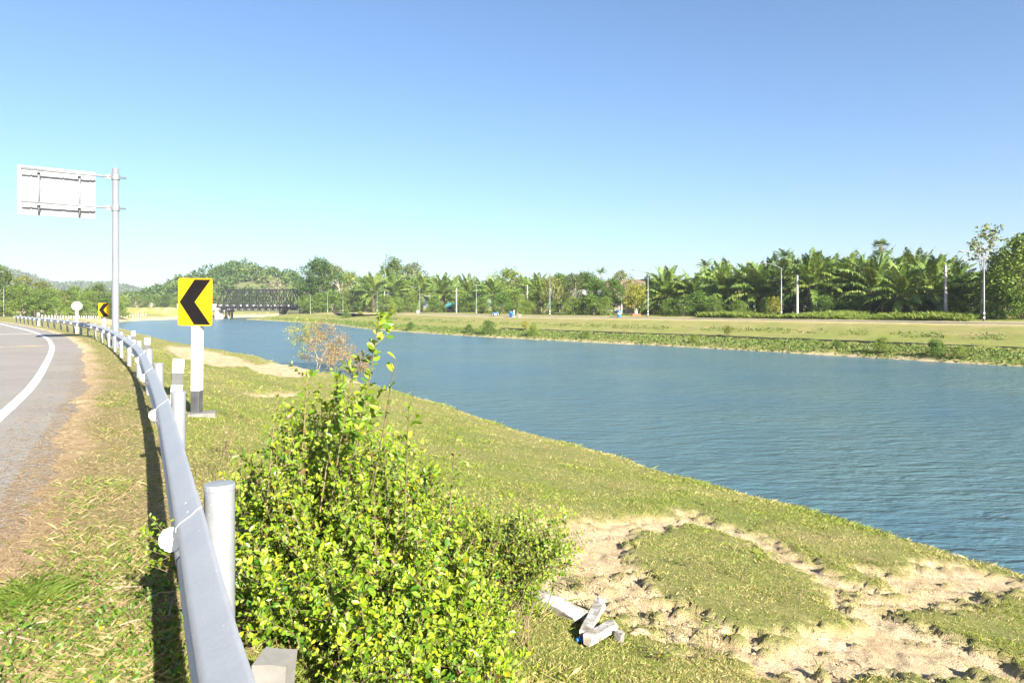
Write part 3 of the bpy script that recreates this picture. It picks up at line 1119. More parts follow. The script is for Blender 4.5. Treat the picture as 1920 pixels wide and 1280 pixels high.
FR_KINDS = [(1.45, .75), (1.25, .15), (1.0, -.35), (.7, -.75), (.35, -1.15), (-.1, -1.35)]
FRONDS = [[frond(100 + 10 * i + j, 5.2 * (1.0 if i < 4 else .9), a, 38) for j in range(2)] for i, a in enumerate(FR_KINDS)]
FROND_MD = [[mesh_data('frond', f, M['palm_leaf']) for f in row] for row in FRONDS]


def palm_layout(rs, n=34):
    """(kind, variant, azimuth, scale) of the fronds of one oil palm"""
    out = []
    for i in range(n):
        f = i / (n - 1)
        kind = min(5, int(f * 5.99))
        out.append((kind, int(rs.integers(0, 2)), i * 2.3999 + rs.uniform(-.25, .25), rs.uniform(.85, 1.12)))
    return out


def palm_trunk_mb(h, r, rs):
    q = MB()
    q.tube([(0, 0, -.4), (0.03, 0, h * .5), (0, 0, h)], [r * 1.1, r, r * .9], 9)
    for i in range(60):          # stubs of old leaf bases
        a = i * 2.3999
        z = h * (.08 + .92 * i / 60)
        d = np.array([math.cos(a), math.sin(a), 0])
        p = d * r * .85 + np.array([0, 0, z])
        q.bar(p, p + d * .22 + np.array([0, 0, .24]), .17, .07, (1, 1, 1))
    return q


def joined_palm(seed):
    rs = np.random.default_rng(seed)
    q = MB()
    for kind, v, a, s in palm_layout(rs, 32):
        m = Matrix.Rotation(a, 4, 'Z') @ Matrix.Scale(s, 4)
        merge(q, FRONDS[kind][v], m)
    return q


PALM_CROWN = [mesh_data('crown', joined_palm(s), M['palm_leaf']) for s in (1, 2, 3)]
PALM_TRUNK = [mesh_data('trunk', palm_trunk_mb(h, .33, np.random.default_rng(4)), M['palm_trunk']) for h in (1.3, 2.2, 3.2)]


def oil_palm(x, y, top, label, split, seed, group='oil palms beyond the far road'):
    rs = np.random.default_rng(seed)
    z = gz1(x, y)
    h = top - z
    ti = 0 if h < 7.6 else (1 if h < 9.6 else 2)
    th = (1.3, 2.2, 3.2)[ti]
    s = h / (th + 4.6)
    t = tag(empty('oil_palm', (x, y, z), rs.uniform(0, 6.28)), label, 'palm tree', group)
    t.scale = (s, s, s)
    link('trunk', PALM_TRUNK[ti], t)
    if split:
        for kind, v, a, sc in palm_layout(rs):
            f = link('frond', FROND_MD[kind][v], t, (0, 0, th), a)
            f.scale = (sc, sc, sc)
    else:
        link('crown', PALM_CROWN[int(rs.integers(0, 3))], t, (0, 0, th))
    return t


# kinds of broadleaf tree: mesh data shared by the copies, each 10 m tall at scale 1
DKG0, DKG1 = (.036, .076, .015), (.10, .15, .03)
MIG0, MIG1 = (.062, .12, .018), (.165, .225, .035)
YEG0, YEG1 = (.13, .16, .018), (.26, .25, .035)
OLG0, OLG1 = (.085, .11, .026), (.18, .195, .052)
KIND = {
    'dark': [broadleaf(s, 10, 8.5, 3.0, 6000, .34, DKG0, DKG1, 16) for s in (11, 12)],
    'mid': [broadleaf(s, 10, 8.0, 2.6, 5600, .34, MIG0, MIG1, 15) for s in (21, 22, 23)],
    'bush': [broadleaf(s, 10, 13, 1.2, 4600, .55, MIG0, MIG1, 15, low=.8, flat=.7) for s in (31, 32)],
    'yellow': [broadleaf(s, 10, 9, 3.0, 3200, .46, YEG0, YEG1, 13) for s in (41,)],
    'olive': [broadleaf(s, 10, 8.5, 3.5, 3800, .33, OLG0, OLG1, 15, sparse=.6, bark='pale_bark') for s in (51, 52)],
    'thin': [broadleaf(s, 10, 4.6, 6.2, 700, .30, OLG0, OLG1, 10, sparse=1.0, flat=1.0, trunk_r=.09, bark='pale_bark', lean=-.06) for s in (61,)],
}


def tree(kind, v, x, y, top, label, group, name='broadleaf_tree', cat='tree', wide=1.0, z=None):
    z = gz1(x, y) if z is None else z
    s = (top - z) / 10.0
    md = KIND[kind][v % len(KIND[kind])]
    t = tag(empty(name, (x, y, z), (x * 1.7 + y) % 6.28), label, cat, group)
    t.scale = (s * wide, s * wide, s)
    link('trunk', md[0], t)
    link('crown', md[1], t)
    return t


def bare_tree(seed, h, spread, name, x, y, label, m='pale_bark', levels=4, cat='tree', r0=None, trunk=.3):
    rs = np.random.default_rng(seed)
    q = MB(); tq = MB()
    def grow(p, d, L, r, lev):
        n = 4
        pts = [p]
        for i in range(n):
            d = d + rs.normal(size=3) * .13
            d = d / np.linalg.norm(d)
            pts.append(pts[-1] + d * L / n)
        (tq if lev == 0 else q).tube(pts, np.linspace(r, r * .6, n + 1), 6 if lev < 2 else 4, cap=False)
        if lev >= levels: return
        for i in range(3 if lev < 2 else int(rs.integers(2, 4))):
            e = rs.normal(size=3); e -= d * (e @ d); e /= np.linalg.norm(e)
            dd = d * rs.uniform(.6, 1) + e * spread * rs.uniform(.5, 1.1); dd[2] += .12
            grow(pts[-1 - (i % 2)], dd / np.linalg.norm(dd), L * rs.uniform(.6, .85), r * .58, lev + 1)
    r0 = r0 or h * .02
    grow(np.array([0, 0, -.2]), np.array([0, 0, 1.]), h * trunk, r0, 0)
    z = gz1(x, y)
    t = tag(empty(name, (x, y, z), rs.uniform(0, 6)), label, cat)
    tq.build('trunk', M[m], t); q.build('branches', M[m], t)
    return t


def top_at(px_top, d):
    return EYE + (HZ - px_top) / FPX * d


# ------------------------------------------------------------------ trees of the far bank
G_P = 'oil palms beyond the far road'
G_T = 'broadleaf trees beyond the far road'
PALMS = [  # column, metres inland, row of the crown top, front row?
    (1520, 40, 466, 1), (1585, 44, 476, 1), (1425, 42, 486, 1), (1360, 42, 490, 1), (1690, 38, 490, 1), (1640, 43, 472, 1), (1745, 42, 478, 1),
    (1250, 42, 496, 1), (1300, 45, 506, 1), (735, 44, 506, 1), (790, 46, 512, 1), (830, 44, 514, 1), (880, 46, 514, 1), (1470, 46, 480, 1), (1790, 46, 490, 1), (700, 48, 512, 1),
    (925, 48, 516, 1), (1010, 50, 514, 1), (1390, 52, 492, 0), (1450, 54, 484, 0), (1330, 54, 496, 0), (1550, 54, 474, 0), (1620, 54, 480, 0), (1675, 52, 474, 0), (1720, 54, 466, 0),
    (1775, 56, 480, 0), (1500, 58, 486, 0), (1275, 56, 510, 0), (1220, 54, 516, 0), (850, 58, 516, 0), (810, 58, 516, 0), (760, 60, 512, 0), (905, 60, 520, 0), (950, 58, 518, 0),
    (985, 60, 514, 0), (1045, 58, 518, 0), (1090, 60, 516, 0), (1140, 60, 520, 0), (1180, 58, 524, 0), (1405, 64, 490, 0), (1600, 64, 478, 0), (1840, 56, 500, 0), (1880, 50, 500, 0), (1345, 64, 498, 0),
    (1700, 64, 478, 0), (1480, 66, 488, 0), (1560, 66, 482, 0), (1760, 66, 484, 0), (870, 70, 518, 0), (1020, 70, 518, 0), (1110, 70, 522, 0)]
P_LAB = {0: 'oil palm with tall upright fronds and vine-hung trunk behind a concrete utility pole',
         4: 'low oil palm with fronds drooping to the grass beside the far road', 7: 'oil palm with upright fronds standing beside a lamp post',
         9: 'oil palm showing its dark trunk below the crown near the bare white trees'}
for i, (px, df, ty, fr) in enumerate(PALMS):
    x, y = far_pt(px, df)
    lab = P_LAB.get(i) or ('green oil palm in the front row beyond the far road' if fr else 'green oil palm standing behind the front row of palms')
    oil_palm(x, y, top_at(ty, y), lab, bool(fr), 200 + i, G_P)

TREES = [  # kind, variant, column, inland, top row, width, label
    ('mid', 0, 1922, 36, 436, 1.0, 'tall broad green tree leaning over the far road beside the last lamp post'),
    ('dark', 1, 1885, 44, 482, 1.1, None), ('dark', 0, 1925, 40, 470, 1.2, None),
    ('thin', 0, 1838, 38, 416, 1.0, 'tall thin tree with sparse leaves rising above the palms behind the lamp post'),
    ('yellow', 0, 1190, 36, 532, .8, 'yellow-green leaved tree beside the small red planter'),
    ('mid', 1, 1150, 37, 522, .9, None), ('mid', 2, 1120, 38, 524, .9, None), ('olive', 0, 1075, 36, 514, 1.0, None), ('mid', 0, 1050, 42, 512, 1.0, None),
    ('olive', 1, 1035, 38, 520, .9, None), ('dark', 0, 1100, 46, 512, 1.0, None), ('mid', 1, 955, 56, 504, 1.1, None), ('olive', 1, 1165, 48, 508, .8, None),
    ('dark', 1, 740, 66, 488, .9, 'dark rounded tree rising above the oil palms'), ('olive', 0, 775, 68, 494, 1.0, 'olive tree with spreading crown behind the oil palms'),
    ('dark', 0, 600, 40, 487, .95, 'tall dark tree beside the bridge with pale trunk'), ('olive', 0, 622, 44, 496, 1.0, 'tall olive-green tree behind the leafless white trees'),
    ('mid', 2, 655, 48, 510, 1.1, None), ('mid', 0, 690, 52, 516, 1.0, None), ('dark', 1, 585, 50, 520, 1.0, None)]
for kd, v, px, df, ty, wd, lab in TREES:
    x, y = far_pt(px, df)
    dflt = {'mid': 'mid-green broadleaf tree in the tree line beyond the far road', 'dark': 'dark green broadleaf tree in the tree line beyond the far road',
            'olive': 'olive-green loose-crowned tree in the tree line beyond the far road'}.get(kd)
    tree(kd, v, x, y, top_at(ty, y), lab or dflt, G_T, wide=wd)

BUSHES = [(600, 33, 552), (625, 34, 548), (655, 34, 545), (685, 33, 552), (720, 33, 556), (745, 34, 560), (770, 33, 552), (815, 33, 562), (905, 34, 560), (940, 35, 552), (990, 33, 566), (1035, 33, 566), (1075, 33, 560),
          (1110, 34, 556), (1135, 33, 560), (1255, 33, 562), (1285, 33, 556), (1310, 34, 550), (1340, 33, 560), (1385, 34, 566), (1440, 38, 560), (1545, 37, 558), (1600, 39, 556), (1720, 40, 560), (1880, 35, 540), (1915, 33, 548), (575, 37, 556),
          (700, 62, 545), (760, 64, 545), (830, 64, 546), (890, 64, 548), (950, 66, 550), (1060, 64, 548), (1130, 66, 548), (1200, 62, 546), (1260, 62, 540), (1320, 62, 538), (1380, 60, 536), (1430, 60, 535), (1480, 58, 534), (1530, 58, 532),
          (1580, 58, 532), (1630, 58, 530), (1680, 57, 530), (1730, 57, 530), (1780, 56, 530), (1830, 54, 530), (1000, 40, 548), (965, 42, 548), (870, 42, 552), (1230, 42, 545)]
for i, (px, df, ty) in enumerate(BUSHES):
    x, y = far_pt(px, df)
    tree('bush', i, x, y, top_at(ty, y), 'rounded green bush at the foot of the far tree line' if df < 50 else 'dark undergrowth bush filling the shade behind the oil palms', 'bushes along the far road', 'bush', 'bush', wide=[1.0, 1.2, .9][i % 3])
x, y = far_pt(1452, 32); tree('yellow', 0, x, y, top_at(556, y), 'small yellow-leaved sapling beside a striped lamp post base', G_T, 'sapling', 'tree', .8)


# sugar palm, coconut palms and areca above the line
def fan_palm(px, df, ty, label):
    rs = np.random.default_rng(77)
    x, y = far_pt(px, df); z = gz1(x, y); h = top_at(ty, y) - z
    t = tag(empty('sugar_palm', (x, y, z)), label, 'palm tree')
    q = MB(); q.tube([(0, 0, -.3), (.1, 0, h * .5), (0, 0, h - 1.4)], [.3, .22, .2], 8); q.build('trunk', M['palm_trunk'], t)
    for i in range(26):
        f = MB()
        a = i * 2.4; e = R(75 - 125 * i / 25)
        d = np.array([math.cos(a) * math.cos(e), math.sin(a) * math.cos(e), math.sin(e)])
        b = np.array([0, 0, h - 1.4]); c = b + d * .9
        f.tube([b, c], .025, 4, (.2, .2, .08), cap=False)
        s = np.cross(d, [0, 0, 1.0]); s /= np.linalg.norm(s)
        for k in range(14):
            g = R(-95 + 190 * k / 13)
            dd = d * math.cos(g) + s * math.sin(g); dd[2] -= .1
            w = np.cross(dd, np.cross(d, s)) * .05
            tip = c + dd * rs.uniform(.75, .95)
            cc = np.array((.10, .14, .05)) * rs.uniform(.7, 1.5)
            f.add([c - w * .3, c + w * .3, c + dd * .55 + w, c + dd * .55 - w, tip], [(0, 1, 2, 3), (3, 2, 4)], cc)
        f.build('fan_leaf', M['palm_leaf'], t)


fan_palm(1651, 50, 448, 'sugar palm with round fan-leaved head above the oil palms')


def coconut(px, df, ty, s, label):
    x, y = far_pt(px, df); z = gz1(x, y); h = top_at(ty, y) - z - 1.9 * s
    t = tag(empty('coconut_palm', (x, y, z), px % 6.0), label, 'palm tree')
    q = MB(); q.tube([(0, 0, -.3), (.25, 0, h * .5), (0, 0, h)], [.2, .14, .12], 8); q.build('trunk', M['bark'], t)
    rs = np.random.default_rng(px)
    for i in range(18):
        kd = [1, 2, 2, 3, 3, 4][i % 6]
        f = link('frond', FROND_MD[kd][i % 2], t, (0, 0, h), i * 2.4)
        f.scale = [.55 * s * rs.uniform(.9, 1.1)] * 3


coconut(1470, 70, 466, 1.0, 'coconut palm with starry head behind the lamp post')
coconut(1322, 74, 486, 1.0, 'slim coconut palm rising from the middle of the palm grove')
coconut(1127, 66, 502, .8, 'small feathery palm head above the house roof')

x, y = far_pt(640, 36); bare_tree(5, top_at(498, y) * .72, .62, 'bare_tree', x, y, 'leafless white-barked tree with slender forked limbs', r0=.22, trunk=.32)
x, y = far_pt(670, 37); bare_tree(9, top_at(500, y) * .74, .7, 'bare_tree', x, y, 'leafless white-barked tree with the denser fan of branches', r0=.25, trunk=.28)
x, y = far_pt(974, 19.5); bare_tree(14, 2.6, .9, 'bare_shrub', x, y, 'dry leafless shrub of pale twigs beside the far road', levels=5, cat='shrub', r0=.06, trunk=.16)


# ------------------------------------------------------------------ lamps, utility poles, barrels
def lamp_proto():
    t = empty('street_lamp')
    q = MB(); q.lathe([(.085, .9), (.05, 7.2), (0, 7.22)], 10); q.build('pole', M['pole_paint'], t, smooth=True)
    for i in range(4):
        b = MB(); b.lathe([(.105, -.1 if i == 0 else .25 * i), (.10, .25 * (i + 1))], 10)
        b.build('band', M['black_paint' if i % 2 == 0 else 'white_paint'], t)
    k = np.linspace(0, 1, 8)
    P = np.stack([-2.1 * k, 0 * k, 7.15 + .75 * np.sin(k * 1.45)], 1)
    a = MB(); a.tube(P, .035, 6); a.build('arm', M['pole_paint'], t, smooth=True)
    h = MB(); h.tube([(-2.0, 0, 7.88), (-2.25, 0, 7.92), (-2.7, 0, 7.90)], [.06, .13, .05], 8); h.build('lamp_head', M['alu'], t, smooth=True)
    return t


LP = lamp_proto()
LAMPS = [(1845, 29.5, 'street lamp with striped base in front of the tall thin tree'), (1465, 29.5, 'street lamp with striped base beside the yellow sapling'),
         (1215, 29.5, 'street lamp with striped base by the opening beside the red planter'), (1031, 29.5, 'street lamp standing before the olive loose-crowned trees'), (893, 29.5, 'street lamp between the dirt track pole and the parked motorcycle'), (787, 29.5, 'street lamp with the white barrel at its foot'),
         (707, 29.5, 'street lamp beside the oil palm with dark trunk'), (643, 29.5, 'street lamp in front of the leafless white-barked trees'), (614, 29.5, 'street lamp in front of the tall dark tree near the bridge'), (582, 29.5, 'last street lamp closest to the truss bridge')]
first = True
for px, df, lab in LAMPS:
    x, y = far_pt(px, df)
    o = LP if first else copy_tree(LP)
    first = False
    o.location = (x, y, gz1(x, y))
    o.rotation_euler = (0, 0, R(-8))
    tag(o, lab or 'tall grey street lamp with curved arm along the far road', 'street lamp', 'street lamps along the far road')
for px, d in ((7, 165), (50, 185)):
    o = copy_tree(LP); x, y = beside(px, d)
    o.location = (x, y, gz1(x, y)); o.rotation_euler = (0, 0, R(170))
    tag(o, 'street lamp among the trees at the far bend of the near road', 'street lamp', 'street lamps at the road bend')

for px, df, ty, lab in ((1773, 34, 497, 'thick concrete utility pole in the tall grass below the palms'), (1495, 35, 516, 'concrete utility pole beside the vine-hung palm trunk'),
                        (856, 36, 540, 'short concrete pole beside the dirt track'), (721, 36, 546, 'short concrete pole in front of a dark palm trunk'), (989, 38, 534, 'slim concrete pole above the bare shrub')):
    x, y = far_pt(px, df); z = gz1(x, y); h = top_at(ty, y) - z
    t = tag(empty('utility_pole', (x, y, z)), lab, 'pole')
    q = MB(); q.add([(a * s, b * s, zz) for zz, s in ((-.3, .15), (h, .10)) for a, b in ((-1, -1), (1, -1), (1, 1), (-1, 1))],
                    [(0, 1, 5, 4), (1, 2, 6, 5), (2, 3, 7, 6), (3, 0, 4, 7), (4, 5, 6, 7)]); q.build('shaft', M['pale_concrete'], t)
    q = MB(); q.lathe([(.0, h + .06), (.05, h + .04), (.07, h), (.07, h - .02)], 8); q.build('insulator', M['concrete'], t)

M['blue_plastic'] = weathered('blue_plastic', (.02, .12, .42), (.03, .17, .5), 3, .4)
M['white_plastic'] = weathered('white_plastic', (.62, .64, .66), (.5, .52, .55), 3, .5)


def barrel(px, df, body, band, label, s=1.0):
    x, y = far_pt(px, df); z = gz1(x, y)
    t = tag(empty('barrel', (x, y, z)), label, 'barrel')
    q = MB(); q.lathe([(.24, -.05), (.27, .05), (.29, .3), (.30, .33), (.29, .36), (.29, .6), (.30, .63), (.29, .66), (.27, .9), (.25, .92)], 16); q.build('body', M[body], t, smooth=True)
    q = MB(); q.lathe([(.305, .36), (.305, .58)], 16); q.build('band', M[band], t)
    q = MB(); q.lathe([(.25, .92), (.24, .86), (0, .86)], 16); q.build('lid', M[body], t)
    t.scale = (s, s, s)


barrel(958, 20.2, 'blue_plastic', 'blue_plastic', 'plain blue plastic barrel beside the bare shrub', 1.15)
barrel(1161, 28.6, 'blue_plastic', 'white_plastic', 'blue barrel with a pale band beside the track opening', 1.25)
barrel(783, 28.6, 'white_plastic', 'white_plastic', 'white barrel at the foot of a street lamp', 1.0)
x, y = far_pt(964, 20.0); z = gz1(x, y)
t = tag(empty('marker_post', (x, y, z)), 'short white marker post beside the plain blue barrel', 'post')
q = MB(); q.box(-.08, .08, -.08, .08, -.2, 1.35); q.build('post', M['white_paint'], t)
q = MB(); q.box(-.084, .084, -.084, .084, .2, .5); q.build('black_band', M['black_paint'], t)

# small red planter with a white figure
x, y = far_pt(1193, 33); z = gz1(x, y)
t = tag(empty('planter', (x, y, z)), 'low red planter with a white stone standing in it', 'planter')
M['red_clay'] = weathered('red_clay', (.5, .11, .06), (.38, .09, .05), 4, .8)
q = MB(); q.box(-.7, .7, -.35, .35, -.1, .35); q.build('trough', M['red_clay'], t)
q = MB(); q.lathe([(.22, .3), (.2, .7), (.12, .95), (.14, 1.1), (0, 1.2)], 10); q.build('stone', M['white_paint'], t, smooth=True)


# motorcycle parked by the far road
def motorcycle(px, df):
    x, y = far_pt(px, df); z = gz1(x, y)
    t = tag(empty('motorcycle', (x, y, z), R(20)), 'blue motorcycle parked on the far road verge', 'motorcycle')
    blk = M['sign_black']
    for wx in (-.62, .62):
        q = MB()
        an = np.linspace(0, 2 * math.pi, 19)
        q.tube(np.stack([wx + .25 * np.cos(an), 0 * an, .29 + .25 * np.sin(an)], 1), .045, 6, cap=False); w = q.build('wheel', blk, t)
        r = MB()
        for k in range(6):
            a = k * math.pi / 3
            r.bar((wx, 0, .29), (wx + .22 * math.cos(a), 0, .29 + .22 * math.sin(a)), .02, .02)
        r.build('spokes', M['galv'], w)
    q = MB(); q.tube([(-.75, 0, .72), (-.4, 0, .66), (-.05, 0, .58), (.3, 0, .52), (.48, 0, .8), (.52, 0, .98)], [.06, .13, .12, .1, .1, .05], 8); q.build('body', M['blue_plastic'], t, smooth=True)
    q = MB(); q.tube([(-.72, 0, .80), (-.35, 0, .79), (.02, 0, .72)], [.07, .1, .06], 8); q.build('seat', blk, t, smooth=True)
    q = MB(); q.bar((.62, 0, .29), (.46, 0, .98), .06, .06); q.build('fork', M['galv'], t)
    q = MB(); q.bar((.43, -.33, 1.03), (.43, .33, 1.03), .03, .03); q.build('handlebar', blk, t)
    q = MB(); q.box(-.25, .2, -.12, .12, .22, .5); q.build('engine', M['galv'], t)


motorcycle(929, 21.0)


# houses half hidden among the trees
def house(x, y, yaw, w, d, hw, hr, roofm, wallm, label):
    z = gz1(x, y)
    t = tag(empty('house', (x, y, z), yaw), label, 'house')
    q = MB(); q.box(-w / 2, w / 2, -d / 2, d / 2, -.3, hw)
    q.add([(-w / 2, -d / 2, hw), (-w / 2, d / 2, hw), (-w / 2, 0, hw + hr * .95), (w / 2, -d / 2, hw), (w / 2, d / 2, hw), (w / 2, 0, hw + hr * .95)], [(0, 2, 1), (3, 4, 5)])
    wl = q.build('wall', M[wallm], t)
    q = MB(); e = .6
    for s in (-1, 1):
        a = hr / (d / 2)
        q.add([(-w / 2 - e, s * (d / 2 + e), hw - e * a), (w / 2 + e, s * (d / 2 + e), hw - e * a), (w / 2 + e, 0, hw + hr), (-w / 2 - e, 0, hw + hr),
               (-w / 2 - e, s * (d / 2 + e), hw - e * a + .09), (w / 2 + e, s * (d / 2 + e), hw - e * a + .09), (w / 2 + e, 0, hw + hr + .09), (-w / 2 - e, 0, hw + hr + .09)],
              [(0, 1, 2, 3), (4, 7, 6, 5), (0, 4, 5, 1), (1, 5, 6, 2), (0, 3, 7, 4)])
    q.build('roof', M[roofm], t)
    q = MB(); q.box(-.45, .45, -d / 2 - .04, -d / 2 - .003, 0, 2.0); q.build('door', M['bark'], t)
    for wx in (-w * .3, w * .3):
        q = MB(); q.box(wx - .5, wx + .5, -d / 2 - .05, -d / 2 - .003, 1.0, 2.0); q.build('window', M['sign_black'], t)


M['brown_roof'] = weathered('brown_roof', (.16, .09, .065), (.24, .15, .11), 3, .8, 0, .4, .03)
M['tin_roof'] = weathered('tin_roof', (.42, .42, .41), (.30, .28, .26), 2, .5, .3)
M['teal_roof'] = weathered('teal_roof', (.04, .20, .20), (.06, .25, .24), 2, .6)
x, y = far_pt(1178, 56); house(x, y, R(-30), 9, 7, top_at(541, y) - .5, 1.9, 'brown_roof', 'pale_concrete', 'house with brown tiled roof showing above the trees')
x, y = far_pt(1100, 41); house(x, y, R(10), 6, 5, top_at(556, y) - .5, 1.4, 'tin_roof', 'concrete', 'small house with pale tin roof edge among bushes')
x, y = far_pt(860, 44); house(x, y, R(-20), 6, 5, 1.9, 1.0, 'teal_roof', 'concrete', 'low shed with teal roof beside the dirt track')
x, y = far_pt(1330, 43); house(x, y, R(-35), 9, 4, 2.0, .7, 'tin_roof', 'concrete', 'long low shed with pale tin roof below the palms')


# ------------------------------------------------------------------ bridges
def truss_bridge():
    xl, xr, y0 = -120.0, -86.0, 280.0
    zb, zt, wd = 2.15, 9.2, 5.2
    t = tag(empty('truss_bridge', ((xl + xr) / 2, y0, 0)), 'black steel lattice truss railway bridge on concrete piers', 'bridge')
    ox = (xl + xr) / 2
    L = xr - xl
    n = 12
    px = L / n
    def bar(nm, a, b, w, h, m='truss'):
        q = MB(); q.bar(a, b, w, h); return q.build(nm, M[m], t)
    for s, yy in ((0, -wd / 2), (1, wd / 2)):
        bar('bottom_chord', (-L / 2, yy, zb), (L / 2, yy, zb), .45, .6)
        bar('top_chord', (-L / 2 + px, yy, zt), (L / 2 - px, yy, zt), .45, .5)
        bar('end_post', (-L / 2, yy, zb), (-L / 2 + px, yy, zt), .42, .42)
        bar('end_post', (L / 2, yy, zb), (L / 2 - px, yy, zt), .42, .42)
        for i in range(1, n):
            bar('vertical', (-L / 2 + i * px, yy, zb), (-L / 2 + i * px, yy, zt), .26, .26)
        for i in range(1, n - 1):
            x0 = -L / 2 + i * px
            bar('diagonal', (x0, yy + .05, zb), (x0 + px, yy + .05, zt), .24, .2)
            bar('diagonal', (x0, yy - .05, zt), (x0 + px, yy - .05, zb), .24, .2)
        bar('side_rail', (-L / 2, yy, zb + 1.2), (L / 2, yy, zb + 1.2), .12, .14)
    for i in range(1, n):
        x0 = -L / 2 + i * px
        bar('cross_beam', (x0, -wd / 2, zt), (x0, wd / 2, zt), .2, .25)
        bar('floor_beam', (x0, -wd / 2, zb - .2), (x0, wd / 2, zb - .2), .25, .4)
        if i < n - 1: bar('sway_brace', (x0, -wd / 2, zt), (x0 + px, wd / 2, zt), .14, .14)
    q = MB(); q.box(-L / 2, L / 2, -wd / 2 + .3, wd / 2 - .3, zb - .1, zb + .15); q.build('deck', M['truss'], t)
    for xx in (-L / 2 - .2, L / 2 + .2):
        q = MB(); q.box(xx - 1.5, xx + 1.5, -wd / 2 - .8, wd / 2 + .8, zb - 1.1, zb - .36); p = q.build('pier_cap', M['pale_concrete'], t)
        for yy in (-2.0, 2.0):
            q = MB(); q.lathe([(1.0, -6.5), (1.0, zb - 1.1)], 12, origin=(xx, yy, 0)); q.build('pier', M['pale_concrete'], t, smooth=True)


truss_bridge()


def road_bridge():
    y0 = 292.0
    x0, x1 = -141.0, -74.0
    zd = 2.35
    t = tag(empty('road_bridge', ((x0 + x1) / 2, y0, 0)), 'grey concrete road bridge with white railings behind the steel truss', 'bridge')
    ox = (x0 + x1) / 2
    q = MB(); q.box(x0 - ox, x1 - ox, -4.5, 4.5, zd - .45, zd); q.build('deck', M['pale_concrete'], t)
    for yy in (-3.6, -1.2, 1.2, 3.6):
        q = MB(); q.box(x0 - ox, x1 - ox, yy - .3, yy + .3, zd - 1.5, zd - .452); q.build('girder', M['concrete'], t)
    for yy in (-4.35, 4.35):
        for zz in (.55, .95):
            q = MB(); q.box(x0 - ox, x1 - ox, yy - .06, yy + .06, zd + zz - .08, zd + zz + .08); q.build('railing', M['white_paint'], t)
        k = x0
        while k < x1:
            q = MB(); q.box(k - ox - .09, k - ox + .09, yy - .1, yy + .1, zd + .002, zd + 1.12); q.build('rail_post', M['white_paint'], t); k += 2.6
    for xx in (-121, -98):
        q = MB(); q.box(xx - ox - .7, xx - ox + .7, -4.2, 4.2, zd - 2.2, zd - 1.502); q.build('pier_cap', M['pale_concrete'], t)
        for yy in (-3, 0, 3):
            q = MB(); q.lathe([(.5, -6.5), (.5, zd - 2.2)], 10, origin=(xx - ox, yy, 0)); q.build('pier', M['pale_concrete'], t, smooth=True)
    # sloping paved abutment cones
    for sx, xx in ((1, x0), (-1, x1)):
        q = MB()
        a = xx - ox
        q.add([(a - sx * 9, -8.5, -1.0), (a + sx * 8, -8.5, -1.9), (a + sx * 8, 8.5, -1.9), (a - sx * 9, 8.5, -1.0), (a - sx * 2, -4.6, zd - .3), (a + sx * .4, -4.6, zd - .5), (a + sx * .4, 4.6, zd - .5), (a - sx * 2, 4.6, zd - .3)],
              [(0, 1, 5, 4), (1, 2, 6, 5), (2, 3, 7, 6), (3, 0, 4, 7), (4, 5, 6, 7)])
        q.build('abutment', M['pale_concrete'], t)


road_bridge()


def car(x, y, yaw, c, label):
    z = gz1(x, y)
    t = tag(empty('car', (x, y, z), yaw), label, 'car', 'cars parked beyond the bridge')
    m = weathered('car_paint', c, tuple(v * .9 for v in c), 1, .3)
    q = MB()
    prof = [(-2.1, .35), (-2.1, .8), (-1.9, .92), (-1.3, 1.0), (-.7, 1.45), (.6, 1.48), (1.2, 1.0), (2.0, .88), (2.15, .6), (2.15, .35)]
    V = [(a, s * (.85 if b < 1.1 else .7), b) for s in (-1, 1) for a, b in prof]
    n = len(prof)
    q.add(V, [(i, i + 1, n + i + 1, n + i) for i in range(n - 1)] + [tuple(range(n))[::-1], tuple(range(n, 2 * n))])
    q.build('body', m, t)
    for s in (-1, 1):
        q = MB(); q.add([(-.65, s * .76, 1.4), (.55, s * .76, 1.42), (1.0, s * .85, 1.05), (-1.1, s * .85, 1.05)], [(0, 1, 2, 3)]); q.build('window', M['sign_black'], t)
        for wx in (-1.35, 1.35):
            q = MB(); q.lathe([(0, -.1), (.32, -.1), (.32, .1), (0, .1)], 14)
            w = q.build('wheel', M['sign_black'], t); w.location = (wx, s * .8, .32); w.rotation_euler = (R(90), 0, 0)


car(-117.5, 318, R(5), (.75, .75, .74), 'white car parked on the beach beyond the bridge left of the other')
car(-111.5, 322, R(-10), (.55, .57, .6), 'silver car parked beyond the truss bridge')

# row of small white posts on the old bank road
PR = resample([(-104, 150), (-118, 185), (-131, 222), (-140, 262)], 2.9)
pm = MB(); pm.box(-.09, .09, -.09, .09, -.2, .8)
pmd = mesh_data('bank_post', pm, M['white_paint'])
for i, (x, y) in enumerate(PR):
    o = link('bank_post', pmd, None, (x, y, gz1(x, y)))
    tag(o, 'short white concrete post in the row along the left bank', 'post', 'row of white posts on the left bank')


